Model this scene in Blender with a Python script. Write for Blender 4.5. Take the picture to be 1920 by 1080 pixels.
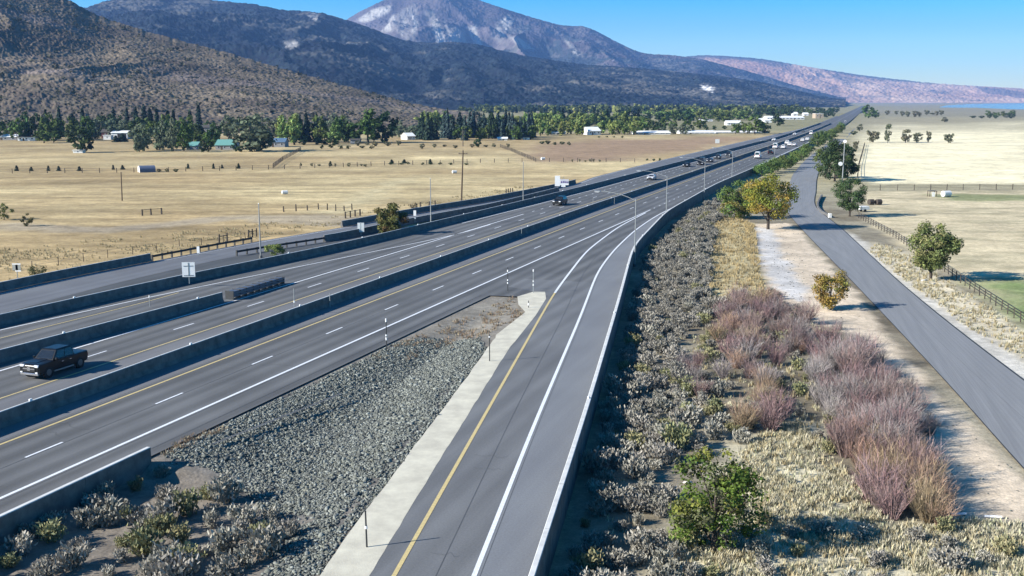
import bpy, math, random
import numpy as np
from mathutils import Vector, Matrix

for o in list(bpy.data.objects):
    bpy.data.objects.remove(o)
SC = bpy.context.scene
COL = SC.collection
random.seed(7)
RNG = np.random.default_rng(11)

# ------------------------------------------------------------------ camera, sky, sun, exposure
CAM_H = 21.2
FPX = 2000.0
PITCH = math.atan((540 - 188) / FPX)
cd = bpy.data.cameras.new('camera')
cd.sensor_width = 36.0
cd.lens = FPX / 1920 * 36
cd.clip_start = 0.5
cd.clip_end = 60000
cam = bpy.data.objects.new('camera', cd)
COL.objects.link(cam)
cam.location = (0, 0, CAM_H)
cam.rotation_euler = (math.pi / 2 - PITCH, 0, 0)
SC.camera = cam

SUN_AZ = 252.0      # clockwise from the view direction
SUN_EL = 27.0
world = bpy.data.worlds.new('World')
SC.world = world
world.use_nodes = True
wn, wl = world.node_tree.nodes, world.node_tree.links
wn.clear()
sky = wn.new('ShaderNodeTexSky')
sky.sky_type = 'NISHITA'
sky.sun_disc = False
sky.sun_elevation = math.radians(SUN_EL)
sky.sun_rotation = math.radians(SUN_AZ)
sky.altitude = 1500
sky.air_density = 1.0
sky.dust_density = 0.3
sky.ozone_density = 2.0
hs = wn.new('ShaderNodeHueSaturation')
hs.inputs['Saturation'].default_value = 2.2
hs.inputs['Hue'].default_value = 0.497
bg = wn.new('ShaderNodeBackground')
bg.inputs['Strength'].default_value = 0.075
wo = wn.new('ShaderNodeOutputWorld')
wl.new(sky.outputs[0], hs.inputs['Color'])
wl.new(hs.outputs[0], bg.inputs['Color'])
wl.new(bg.outputs[0], wo.inputs['Surface'])

sl = bpy.data.lights.new('sun', 'SUN')
sl.energy = 5.0
sl.angle = math.radians(0.5)
sl.color = (1.0, 0.95, 0.86)
sun = bpy.data.objects.new('sun', sl)
COL.objects.link(sun)
az, el = math.radians(SUN_AZ), math.radians(SUN_EL)
to_sun = Vector((math.sin(az) * math.cos(el), math.cos(az) * math.cos(el), math.sin(el)))
sun.rotation_euler = to_sun.to_track_quat('Z', 'Y').to_euler()
sun.location = (-60, 20, 120)

SC.view_settings.view_transform = 'Standard'
SC.view_settings.look = 'None'
SC.view_settings.exposure = 1.1
SC.view_settings.gamma = 1.0
SC.view_settings.use_curve_mapping = False
SC.cycles.use_denoising = True
SC.cycles.max_bounces = 6
SC.cycles.diffuse_bounces = 1
SC.cycles.volume_bounces = 1
SC.cycles.transparent_max_bounces = 8

# ------------------------------------------------------------------ survey: picture rays met with planes, road coordinates
CP, SP = math.cos(PITCH), math.sin(PITCH)


def G(px, py, z=0.0):
    u, v = px - 960.0, py - 540.0
    t = (z - CAM_H) / (-FPX * SP - v * CP)
    return np.array([u * t, (FPX * CP - v * SP) * t])


def RAY(px, py, Y):
    """point at forward distance Y that is seen at px, py"""
    u, v = px - 960.0, py - 540.0
    t = Y / (FPX * CP - v * SP)
    return u * t, CAM_H + (-FPX * SP - v * CP) * t


def PROJ(X, Y, Z):
    Z = Z - CAM_H
    dd = Y * CP - Z * SP
    return 960 + FPX * X / dd, 540 - FPX * (Y * SP + Z * CP) / dd


_d = np.array([1680 - 960.0, FPX * CP + 352 * SP])
RD = _d / np.linalg.norm(_d)          # along the freeway
RN = np.array([-RD[1], RD[0]])        # to its left
R0 = np.array([-29.30084697, 61.51265433])
HEAD = math.atan2(RD[1], RD[0])


def ST(p):
    q = np.asarray(p) - R0
    return q @ RD, q @ RN


def XY(s, t):
    s, t = np.asarray(s, float), np.asarray(t, float)
    return np.stack([R0[0] + s * RD[0] + t * RN[0], R0[1] + s * RD[1] + t * RN[1]], -1)


def bend(s):
    s = np.asarray(s, float)
    return 0.0175 * 150 * np.log1p(np.exp(np.clip((s - 850) / 150, -40, 40)))


class Curve:
    """t as a smooth function of s"""
    def __init__(self, pts, smooth=9.0, far=None):
        p = np.array(sorted(pts), float)
        s, t = p[:, 0], p[:, 1]
        k0 = (t[1] - t[0]) / (s[1] - s[0])
        s = np.concatenate([[s[0] - 80], s])
        t = np.concatenate([[t[0] - 80 * k0], t])
        g = np.arange(s[0], s[-1] + 200, 1.0)
        y = np.interp(g, s, t)
        ext = g > s[-1]
        k1 = 0.0 if far is None else far
        y[ext] = t[-1] + k1 * (g[ext] - s[-1])
        r = int(smooth * 3)
        w = np.exp(-0.5 * (np.arange(-r, r + 1) / smooth) ** 2)
        w /= w.sum()
        yp = np.concatenate([y[0] + (y[1] - y[0]) * np.arange(-r, 0), y, y[-1] + (y[-1] - y[-2]) * np.arange(1, r + 1)])
        self.g, self.y = g, np.convolve(yp, w, 'valid')

    def __call__(self, s):
        return np.interp(s, self.g, self.y)


def pxcurve(pts, z=0.0, extra=(), **k):
    return Curve([tuple(float(c) for c in ST(G(x, y, z))) for x, y in pts] + list(extra), **k)


# ------------------------------------------------------------------ noise
_T = np.random.default_rng(3).random((256, 256))


def vnoise(x, y, seed=0):
    x, y = np.asarray(x, float) + seed * 17.31, np.asarray(y, float) + seed * 9.77
    xi, yi = np.floor(x).astype(int), np.floor(y).astype(int)
    fx, fy = x - xi, y - yi
    fx, fy = fx * fx * (3 - 2 * fx), fy * fy * (3 - 2 * fy)
    a, b = _T[xi % 256, yi % 256], _T[(xi + 1) % 256, yi % 256]
    c, d = _T[xi % 256, (yi + 1) % 256], _T[(xi + 1) % 256, (yi + 1) % 256]
    return (a * (1 - fx) + b * fx) * (1 - fy) + (c * (1 - fx) + d * fx) * fy


def fbm(x, y, o=4, seed=0):
    r, a, n = 0, 1.0, 0
    for i in range(o):
        r = r + a * vnoise(x * 2 ** i, y * 2 ** i, seed + i * 3)
        n += a
        a *= 0.55
    return r / n


def sstep(a, b, x):
    t = np.clip((x - a) / (b - a), 0, 1)
    return t * t * (3 - 2 * t)


def polysd(X, Y, poly):
    """signed distance to a polygon, negative inside"""
    P = np.asarray(poly, float)
    shp = X.shape
    X, Y = X.ravel(), Y.ravel()
    d = np.full(X.shape, 1e18)
    ins = np.zeros(X.shape, bool)
    n = len(P)
    for i in range(n):
        a, b = P[i], P[(i + 1) % n]
        e = b - a
        wx, wy = X - a[0], Y - a[1]
        h = np.clip((wx * e[0] + wy * e[1]) / (e @ e + 1e-9), 0, 1)
        d = np.minimum(d, (wx - e[0] * h) ** 2 + (wy - e[1] * h) ** 2)
        if a[1] != b[1]:
            c = (a[1] > Y) != (b[1] > Y)
            xx = (b[0] - a[0]) * (Y - a[1]) / (b[1] - a[1]) + a[0]
            ins ^= c & (X < xx)
    d = np.sqrt(d)
    return np.where(ins, -d, d).reshape(shp)


def wpoly(pts, z=-1.3):
    return [tuple(G(x, y, z)) for x, y in pts]


# ------------------------------------------------------------------ object helpers
def tag(o, label=None, cat=None, group=None, kind=None):
    if label: o['label'] = label
    if cat: o['category'] = cat
    if group: o['group'] = group
    if kind: o['kind'] = kind
    return o


def link(name, me, mat=None, parent=None, loc=None):
    o = bpy.data.objects.new(name, me)
    COL.objects.link(o)
    if mat is not None and me is not None and len(me.materials) == 0:
        for m in (mat if isinstance(mat, (list, tuple)) else [mat]):
            me.materials.append(m)
    if parent is not None: o.parent = parent
    if loc is not None: o.location = loc
    return o


def thing(name, label, cat, loc=(0, 0, 0), rz=0.0, group=None):
    o = bpy.data.objects.new(name, None)
    o.empty_display_size = 0.3
    COL.objects.link(o)
    o.location = loc
    o.rotation_euler = (0, 0, rz)
    return tag(o, label, cat, group)


KIDS = {}


def copy_tree(o, parent=None):
    c = o.copy()
    COL.objects.link(c)
    if parent is not None: c.parent = parent
    for ch in o.children:
        copy_tree(ch, c)
    return c


def mesh_np(name, V, F, col=None, st=None, smooth=False, midx=None):
    V = np.asarray(V, np.float32)
    F = np.asarray(F, np.int32)
    me = bpy.data.meshes.new(name)
    k = F.shape[1]
    me.vertices.add(len(V))
    me.vertices.foreach_set('co', V.ravel())
    me.loops.add(F.size)
    me.loops.foreach_set('vertex_index', F.ravel())
    me.polygons.add(len(F))
    me.polygons.foreach_set('loop_start', np.arange(0, F.size, k, dtype=np.int32))
    if smooth:
        me.polygons.foreach_set('use_smooth', np.ones(len(F), bool))
    if midx is not None:
        me.polygons.foreach_set('material_index', np.asarray(midx, np.int32))
    if col is not None:
        a = me.attributes.new('col', 'FLOAT_COLOR', 'POINT')
        c = np.ones((len(V), 4), np.float32)
        c[:, :3] = col
        a.data.foreach_set('color', c.ravel())
    if st is not None:
        a = me.attributes.new('st', 'FLOAT_VECTOR', 'POINT')
        c = np.zeros((len(V), 3), np.float32)
        c[:, :2] = st
        a.data.foreach_set('vector', c.ravel())
    me.update(calc_edges=True)
    return me


class MB:
    """collects boxes, tubes and lofts into one mesh"""
    def __init__(self):
        self.v, self.f = [], []

    def add(self, vs, fs):
        n = len(self.v)
        self.v += [tuple(float(c) for c in p) for p in vs]
        self.f += [tuple(n + i for i in q) for q in fs]
        return self

    def box(self, x0, x1, y0, y1, z0, z1, taper=0.0):
        t = taper
        return self.add([(x0, y0, z0), (x1, y0, z0), (x1, y1, z0), (x0, y1, z0),
                         (x0 + t, y0 + t, z1), (x1 - t, y0 + t, z1), (x1 - t, y1 - t, z1), (x0 + t, y1 - t, z1)],
                        [(3, 2, 1, 0), (4, 5, 6, 7), (0, 1, 5, 4), (1, 2, 6, 5), (2, 3, 7, 6), (3, 0, 4, 7)])

    def tube(self, p0, p1, r0, r1=None, n=8):
        r1 = r0 if r1 is None else r1
        p0, p1 = Vector(p0), Vector(p1)
        a = (p1 - p0).normalized()
        b = a.orthogonal().normalized()
        c = a.cross(b)
        vs = []
        for p, r in ((p0, r0), (p1, r1)):
            for i in range(n):
                q = p + (b * math.cos(2 * math.pi * i / n) + c * math.sin(2 * math.pi * i / n)) * r
                vs.append(tuple(q))
        fs = [(i, (i + 1) % n, n + (i + 1) % n, n + i) for i in range(n)]
        fs += [tuple(range(n - 1, -1, -1)), tuple(range(n, 2 * n))]
        return self.add(vs, fs)

    def path(self, pts, rs, n=7):
        for i in range(len(pts) - 1):
            self.tube(pts[i], pts[i + 1], rs[i], rs[i + 1], n)
        return self

    def loft(self, rings, caps=True):
        n = len(rings[0])
        vs = [p for r in rings for p in r]
        fs = []
        for k in range(len(rings) - 1):
            for i in range(n):
                j = (i + 1) % n
                fs.append((k * n + i, k * n + j, (k + 1) * n + j, (k + 1) * n + i))
        if caps:
            fs += [tuple(range(n - 1, -1, -1)), tuple((len(rings) - 1) * n + i for i in range(n))]
        return self.add(vs, fs)

    def quad(self, a, b, c, d):
        return self.add([a, b, c, d], [(0, 1, 2, 3)])

    def mesh(self, name, bevel=0.0):
        me = bpy.data.meshes.new(name)
        me.from_pydata(self.v, [], self.f)
        import bmesh
        bm = bmesh.new()
        bm.from_mesh(me)
        bmesh.ops.recalc_face_normals(bm, faces=bm.faces)
        if bevel:
            bmesh.ops.bevel(bm, geom=[e for e in bm.edges], offset=bevel, segments=1, affect='EDGES', clamp_overlap=True)
        bm.to_mesh(me)
        bm.free()
        return me

    def build(self, name, mat, parent=None, bevel=0.0, loc=None):
        return link(name, self.mesh(name, bevel), mat, parent, loc)


# ------------------------------------------------------------------ materials
def new_mat(name):
    m = bpy.data.materials.new(name)
    m.use_nodes = True
    nt = m.node_tree
    return m, nt.nodes, nt.links, nt.nodes['Principled BSDF']


def M(name, rgb, rough=0.6, metal=0.0, rgb2=None, scale=3.0, bump=0.0, bscale=20.0, spec=0.5, coat=0.0):
    m, N, L, b = new_mat(name)
    b.inputs['Roughness'].default_value = rough
    b.inputs['Metallic'].default_value = metal
    b.inputs['Specular IOR Level'].default_value = spec
    b.inputs['Coat Weight'].default_value = coat
    tc = N.new('ShaderNodeTexCoord')
    if rgb2 is None:
        rgb2 = tuple(c * 0.82 for c in rgb)
    n = N.new('ShaderNodeTexNoise')
    n.inputs['Scale'].default_value = scale
    n.inputs['Detail'].default_value = 6
    n.inputs['Roughness'].default_value = 0.65
    L.new(tc.outputs['Object'], n.inputs['Vector'])
    r = N.new('ShaderNodeValToRGB')
    r.color_ramp.elements[0].position, r.color_ramp.elements[1].position = 0.35, 0.68
    r.color_ramp.elements[0].color = (*rgb2, 1)
    r.color_ramp.elements[1].color = (*rgb, 1)
    L.new(n.outputs['Fac'], r.inputs['Fac'])
    L.new(r.outputs[0], b.inputs['Base Color'])
    if bump:
        n2 = N.new('ShaderNodeTexNoise')
        n2.inputs['Scale'].default_value = bscale
        n2.inputs['Detail'].default_value = 4
        L.new(tc.outputs['Object'], n2.inputs['Vector'])
        bp = N.new('ShaderNodeBump')
        bp.inputs['Strength'].default_value = bump
        bp.inputs['Distance'].default_value = 0.05
        L.new(n2.outputs['Fac'], bp.inputs['Height'])
        L.new(bp.outputs[0], b.inputs['Normal'])
    return m


def veg_mat(name, trans=0.25, vary=0.18, hue=0.03):
    """leaf colour from the mesh, a little different on every plant"""
    m, N, L, b = new_mat(name)
    a = N.new('ShaderNodeAttribute'); a.attribute_name = 'col'
    oi = N.new('ShaderNodeObjectInfo')
    h = N.new('ShaderNodeHueSaturation')
    mr = N.new('ShaderNodeMapRange')
    mr.inputs['To Min'].default_value, mr.inputs['To Max'].default_value = 1 - vary, 1 + vary
    L.new(oi.outputs['Random'], mr.inputs['Value'])
    L.new(mr.outputs[0], h.inputs['Value'])
    m2 = N.new('ShaderNodeMapRange')
    m2.inputs['To Min'].default_value, m2.inputs['To Max'].default_value = 0.5 - hue, 0.5 + hue
    wn2 = N.new('ShaderNodeTexWhiteNoise'); wn2.noise_dimensions = '1D'
    L.new(oi.outputs['Random'], wn2.inputs['W'])
    L.new(wn2.outputs['Value'], m2.inputs['Value'])
    L.new(m2.outputs[0], h.inputs['Hue'])
    L.new(a.outputs['Color'], h.inputs['Color'])
    L.new(h.outputs[0], b.inputs['Base Color'])
    b.inputs['Roughness'].default_value = 0.85
    b.inputs['Specular IOR Level'].default_value = 0.15
    if trans > 0:
        tr = N.new('ShaderNodeBsdfTranslucent')
        L.new(h.outputs[0], tr.inputs['Color'])
        mx = N.new('ShaderNodeMixShader')
        mx.inputs[0].default_value = trans
        L.new(b.outputs[0], mx.inputs[1]); L.new(tr.outputs[0], mx.inputs[2])
        L.new(mx.outputs[0], N['Material Output'].inputs['Surface'])
    return m


def vcol_mat(name, rough=0.95, scales=((0.5, 0.25), (3.0, 0.25)), bump=0.0, bscale=2.0, stretch=None, spec=0.1):
    """colour from the mesh, broken up by noise at several scales"""
    m, N, L, b = new_mat(name)
    a = N.new('ShaderNodeAttribute'); a.attribute_name = 'col'
    gp = N.new('ShaderNodeNewGeometry')
    cur = a.outputs['Color']
    for i, (sc, amt) in enumerate(scales):
        n = N.new('ShaderNodeTexNoise')
        n.inputs['Scale'].default_value = sc
        n.inputs['Detail'].default_value = 5
        n.inputs['Roughness'].default_value = 0.6
        if stretch:
            mp = N.new('ShaderNodeMapping')
            mp.inputs['Scale'].default_value = stretch
            L.new(gp.outputs['Position'], mp.inputs['Vector'])
            L.new(mp.outputs[0], n.inputs['Vector'])
        else:
            L.new(gp.outputs['Position'], n.inputs['Vector'])
        mr = N.new('ShaderNodeMapRange')
        mr.inputs['From Min'].default_value, mr.inputs['From Max'].default_value = 0.3, 0.7
        mr.inputs['To Min'].default_value, mr.inputs['To Max'].default_value = 1 - amt, 1 + amt
        L.new(n.outputs['Fac'], mr.inputs['Value'])
        mul = N.new('ShaderNodeVectorMath'); mul.operation = 'SCALE'
        L.new(cur, mul.inputs[0]); L.new(mr.outputs[0], mul.inputs['Scale'])
        cur = mul.outputs[0]
    L.new(cur, b.inputs['Base Color'])
    b.inputs['Roughness'].default_value = rough
    b.inputs['Specular IOR Level'].default_value = spec
    if bump:
        n2 = N.new('ShaderNodeTexNoise')
        n2.inputs['Scale'].default_value = bscale
        n2.inputs['Detail'].default_value = 5
        L.new(gp.outputs['Position'], n2.inputs['Vector'])
        bp = N.new('ShaderNodeBump')
        bp.inputs['Strength'].default_value = bump
        bp.inputs['Distance'].default_value = 0.15
        L.new(n2.outputs['Fac'], bp.inputs['Height'])
        L.new(bp.outputs[0], b.inputs['Normal'])
    return m


def road_mat(name, c1, c2, streak=0.9, wheel=0.1, t0=0.0):
    """worn asphalt: streaks along the lane, wheel paths, speckle"""
    m, N, L, b = new_mat(name)
    a = N.new('ShaderNodeAttribute'); a.attribute_name = 'st'
    mp = N.new('ShaderNodeMapping'); mp.inputs['Scale'].default_value = (0.02, streak, 1)
    L.new(a.outputs['Vector'], mp.inputs['Vector'])
    n = N.new('ShaderNodeTexNoise'); n.inputs['Scale'].default_value = 1.0; n.inputs['Detail'].default_value = 5; n.inputs['Roughness'].default_value = .6
    L.new(mp.outputs[0], n.inputs['Vector'])
    n3 = N.new('ShaderNodeTexNoise'); n3.inputs['Scale'].default_value = 0.12; n3.inputs['Detail'].default_value = 7
    L.new(a.outputs['Vector'], n3.inputs['Vector'])
    ad = N.new('ShaderNodeMath'); ad.operation = 'ADD'
    L.new(n.outputs['Fac'], ad.inputs[0]); L.new(n3.outputs['Fac'], ad.inputs[1])
    r = N.new('ShaderNodeValToRGB')
    r.color_ramp.elements[0].position, r.color_ramp.elements[1].position = 0.38, 0.62
    hv = N.new('ShaderNodeMath'); hv.operation = 'MULTIPLY'; hv.inputs[1].default_value = 0.5
    L.new(ad.outputs[0], hv.inputs[0]); L.new(hv.outputs[0], r.inputs['Fac'])
    r.color_ramp.elements[0].color = (*c2, 1); r.color_ramp.elements[1].color = (*c1, 1)
    sp = N.new('ShaderNodeSeparateXYZ'); L.new(a.outputs['Vector'], sp.inputs[0])
    k = N.new('ShaderNodeMath'); k.operation = 'MULTIPLY_ADD'
    k.inputs[1].default_value = 2 * math.pi / 1.83; k.inputs[2].default_value = -t0 * 2 * math.pi / 1.83
    L.new(sp.outputs['Y'], k.inputs[0])
    sn = N.new('ShaderNodeMath'); sn.operation = 'COSINE'; L.new(k.outputs[0], sn.inputs[0])
    mr = N.new('ShaderNodeMapRange'); mr.inputs['From Min'].default_value = -1
    mr.inputs['To Min'].default_value, mr.inputs['To Max'].default_value = 1 + wheel * .4, 1 - wheel
    L.new(sn.outputs[0], mr.inputs['Value'])
    n4 = N.new('ShaderNodeTexNoise'); n4.inputs['Scale'].default_value = 9; n4.inputs['Detail'].default_value = 3
    L.new(a.outputs['Vector'], n4.inputs['Vector'])
    m4 = N.new('ShaderNodeMapRange'); m4.inputs['From Min'].default_value = .3; m4.inputs['From Max'].default_value = .7
    m4.inputs['To Min'].default_value, m4.inputs['To Max'].default_value = .9, 1.1
    L.new(n4.outputs['Fac'], m4.inputs['Value'])
    mm = N.new('ShaderNodeMath'); mm.operation = 'MULTIPLY'
    L.new(mr.outputs[0], mm.inputs[0]); L.new(m4.outputs[0], mm.inputs[1])
    mul = N.new('ShaderNodeVectorMath'); mul.operation = 'SCALE'
    L.new(r.outputs[0], mul.inputs[0]); L.new(mm.outputs[0], mul.inputs['Scale'])
    L.new(mul.outputs[0], b.inputs['Base Color'])
    b.inputs['Roughness'].default_value = 0.85
    b.inputs['Specular IOR Level'].default_value = 0.3
    return m


HAZE_D = 5.5e-5
MAT = dict(
    asphalt=road_mat('asphalt_freeway', (.138, .140, .141), (.092, .094, .096), 0.8, 0.24, 0.9),
    ramp=road_mat('asphalt_ramp', (.160, .164, .168), (.118, .121, .126), 0.7, 0.13, 0.9),
    shoulder=road_mat('asphalt_shoulder', (.17, .172, .178), (.12, .122, .13), 0.6, 0.0),
    local=road_mat('asphalt_local_road', (.225, .230, .236), (.18, .185, .192), 0.5, 0.05),
    edge_shadow=M('pavement_edge_shadow', (.035, .036, .038), .8),  # dark tone for the painted shadow line at the road edges
    rshoulder=road_mat('asphalt_ramp_shoulder', (.18, .19, .203), (.15, .158, .172), 0.7, 0.0),
    skid=M('tyre_mark', (.055, .057, .06), .8, rgb2=(.10, .105, .11), scale=1.2),
    seam=M('crack_sealer', (.062, .064, .068), .8, rgb2=(.085, .09, .095), scale=.8),
    dark=road_mat('asphalt_dark', (.085, .09, .094), (.06, .064, .068), 0.7, 0.0),
    outer=road_mat('asphalt_outer_road', (.15, .158, .172), (.115, .12, .132), 0.6, 0.05),
    white=M('road_paint_white', (.82, .83, .85), .6, rgb2=(.58, .6, .62), scale=6),
    yellow=M('road_paint_yellow', (.64, .51, .22), .6, rgb2=(.46, .36, .17), scale=6),
    concrete=M('barrier_concrete_shade', (.185, .18, .175), .9, rgb2=(.10, .098, .096), scale=1.1, bump=.2, bscale=30, spec=.2),  # shade of the barrier faces is put into this dark tone
    cap=M('barrier_concrete_sunlit', (.62, .62, .60), .85, rgb2=(.48, .48, .47), scale=1.3),  # same concrete, lightened to paint in the sunlit top line
    strip=M('pale_concrete', (.60, .565, .45), .9, rgb2=(.44, .41, .33), scale=.7, bump=.2, bscale=12),
    steel=M('galvanised_steel', (.48, .50, .51), .45, .75, rgb2=(.36, .38, .39), scale=8),
    pole=M('painted_pole', (.27, .285, .29), .6, .1, rgb2=(.22, .235, .24), scale=4),
    alum=M('sign_aluminium', (.80, .81, .80), .45, .3, rgb2=(.72, .73, .73), scale=5),
    signwhite=M('sign_white', (.85, .85, .85), .5, rgb2=(.8, .8, .8)),
    signpurple=M('sign_purple', (.16, .12, .30), .5),
    rim=M('dark_alloy', (.16, .16, .165), .4, .5),
    black=M('black_rubber', (.012, .012, .013), .75),
    darksteel=M('dark_steel', (.05, .052, .055), .6, .4),
    attn=M('attenuator_steel', (.17, .19, .23), .5, .5, rgb2=(.10, .11, .14), scale=5),
    rail=M('weathered_guardrail', (.07, .068, .065), .65, .2, rgb2=(.035, .034, .033), scale=3),
    wood=M('weathered_wood', (.12, .085, .055), .9, rgb2=(.06, .042, .03), scale=6, bump=.4, bscale=14),
    fencewood=M('dark_fence_wood', (.075, .06, .048), .9, rgb2=(.04, .032, .026), scale=5),
    wire=M('fence_wire', (.16, .15, .14), .6, .5),
    glass=M('vehicle_glass', (.02, .024, .03), .06, rgb2=(.015, .018, .022), spec=.7),
    housewin=M('window_glass', (.05, .06, .08), .1, rgb2=(.03, .04, .05)),
    chrome=M('chrome', (.75, .75, .77), .18, .9),
    lamp=M('headlight_lens', (.85, .86, .9), .12, rgb2=(.7, .72, .75)),
    tail=M('tail_light', (.35, .012, .012), .2),
    leaf=veg_mat('leaves', .25), needle=veg_mat('needles', .1), twig=veg_mat('twigs', .0, .2, .03), sage=veg_mat('sage_leaves', .12, .2, .02),
    bark=M('bark', (.075, .058, .045), .95, rgb2=(.04, .032, .026), scale=6, bump=.5, bscale=12),
    palebark=M('grey_bark', (.16, .14, .12), .95, rgb2=(.09, .08, .07), scale=6, bump=.5, bscale=12),
    grass=veg_mat('dry_grass', .25, .0, .0),
    stone=veg_mat('rock', .0, .16, .02),
)

# ------------------------------------------------------------------ the freeway's lines, surveyed from the photograph
ZR = -1.3            # ground right of the ramp
medf = Curve([(-30, 5.85), (5, 5.8), (51, 6.3), (93, 6.6), (150, 6.7), (243, 5.6), (370, 4.7), (480, 3.8), (600, 3.2), (800, 3.2)])
ynb = Curve([(-30, 3.35), (100, 3.35), (170, 3.2), (250, 2.9), (355, 2.6), (480, 1.7), (600, 1.2), (800, 1.2)])
dnb = Curve([(-30, 0), (100, 0.05), (200, .4), (310, .3), (480, -.8), (600, -1.5), (800, -1.6)])
wnb = Curve([(-30, -3.75), (60, -3.85), (155, -4.0), (330, -3.3), (600, -5.1), (800, -5.2)])
edge = Curve([(-30, -6.9), (2, -6.95), (62, -7.2), (100, -7.2)])
ryel = pxcurve([(740, 1078), (880, 830), (1040, 548), (1100, 470), (1160, 425), (1213, 398)], extra=[(175, -4.0)], smooth=6)
rwh = pxcurve([(890, 1078), (1000, 800), (1090, 590), (1120, 510), (1150, 470), (1190, 432), (1230, 405)], extra=[(200, -7.1), (330, -6.4), (600, -8.0), (800, -8.2)], smooth=6)
rbar = pxcurve([(995, 1078), (1100, 760), (1160, 560), (1187, 460), (1250, 395), (1340, 345), (1446, 300)], z=.85, extra=[(600, -9.6), (800, -10)], smooth=7)
strip_r = pxcurve([(693, 1078), (800, 900), (913, 720), (953, 653), (1000, 590), (1020, 557)], smooth=4)
strip_l = pxcurve([(600, 1078), (640, 1013), (740, 890), (830, 765), (867, 720), (915, 650), (945, 612)], smooth=4)
ysb = Curve([(-30, 11.6), (60, 11.4), (150, 11.2), (243, 9.6), (370, 8.1), (600, 6.2), (800, 6.2)])
dsb = Curve([(-30, 14.7), (20, 14.5), (60, 14.3), (150, 14.0), (243, 12.8), (370, 11.3), (600, 9.4), (800, 9.4)])
wsb = Curve([(-30, 18.1), (16, 17.74), (60, 17.4), (141, 16.95), (243, 15.6), (370, 13.6), (480, 12.2), (600, 11.2), (800, 11.2)])
b2 = pxcurve([(5, 680), (200, 627), (420, 567)], smooth=4)
b3 = pxcurve([(5, 610), (320, 537), (640, 470), (980, 386), (1100, 356), (1280, 307.5), (1400, 275.5), (1460, 260), (1500, 247)], extra=[(800, 12.6)], smooth=9)
rampw = pxcurve([(5, 618), (300, 553), (600, 492), (833, 445), (867, 437)], smooth=4)
rampy = pxcurve([(5, 633), (300, 560), (353, 543)], smooth=4)
b4 = pxcurve([(5, 546), (80, 529), (290, 489), (480, 452), (655, 425), (755, 404), (920, 378), (1087, 344)], extra=[(235, 30.6), (334, 30.2), (454, 27.5), (615, 23.3), (768, 17.5), (1000, 16.0)], smooth=9)
b5 = pxcurve([(447, 480), (540, 464), (612, 455), (700, 436), (762, 422), (920, 392), (1000, 372), (1050, 359)], smooth=5)
outr = pxcurve([(5, 588), (200, 535), (440, 480), (540, 464), (612, 455), (700, 436), (762, 422), (920, 392), (1000, 372), (1050, 359)], extra=[(235, 20.3), (312, 19.2), (458, 16.6), (570, 13.3), (712, 13.2), (800, 13.2)], smooth=6)


def sgrid(a, b):
    g = [a]
    while g[-1] < b:
        g.append(g[-1] + (2.0 if g[-1] < 200 else 6.0 if g[-1] < 600 else 40.0))
    g[-1] = b
    return np.array(g)


def off(c, s, k=0.0):
    return c(s) + bend(s) + k


def ribbon(name, s, tl, tr, z, mat, parent=None, nc=2, kind='structure', crown=0.0):
    """a strip of surface between two lines"""
    w = np.linspace(0, 1, nc)
    T = tr[:, None] * (1 - w) + tl[:, None] * w
    S = np.repeat(s[:, None], nc, 1)
    P = XY(S, T)
    V = np.concatenate([P, np.full(S.shape + (1,), z) + (crown * np.sin(np.pi * w))[None, :, None]], -1).reshape(-1, 3)
    i = np.arange(len(s) - 1)[:, None] * nc + np.arange(nc - 1)[None]
    i = i.ravel()
    F = np.stack([i, i + 1, i + nc + 1, i + nc], 1)[:, ::-1]
    me = mesh_np(name, V, F, st=np.stack([S, T - bend(S)], -1).reshape(-1, 2))
    o = link(name, me, mat, parent)
    if kind and parent is None: o['kind'] = kind
    return o


# ------------------------------------------------------------------ ground sheet
def axis(lo, hi, step, far, n):
    a = np.arange(lo, hi + step, step)
    r = np.geomspace(step * 1.2, far - hi, n)
    l = np.geomspace(step * 1.2, far + lo, n)
    return np.concatenate([(lo - l)[::-1], a, hi + r])


def bottom_barrier(s):        # outer face of the barrier at the lower left
    return edge(s) - 0.45


def ground_z(X, Y):
    s, t = ST(np.stack([X, Y], -1))
    t = t - bend(s)
    z = np.full(X.shape, -0.10)
    tw = rbar(np.clip(s, -60, 2500))
    z = np.where(t < tw + 2.2, -0.10 + (ZR + 0.10) * sstep(2.2, 0.7, t - tw), z)
    # hollow between the freeway and the ramp
    e1 = edge(s) - t
    e2 = t - strip_l(np.clip(s, -60, 70))
    inside = (e1 > -0.5) & (e2 > 0) & (s < 66)
    hollow = -0.10 - 0.70 * sstep(0, 6.5, np.minimum(np.where(s < 1.7, e1 + 3.5, e1), e2)) * sstep(66, 40, s)
    z = np.where(inside, np.minimum(z, hollow), z)
    # fields beyond the outer road
    lf = sstep(0.3, 3.0, t - b4(np.clip(s, -60, 1000)))
    z = z - 0.25 * lf
    return z


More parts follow.
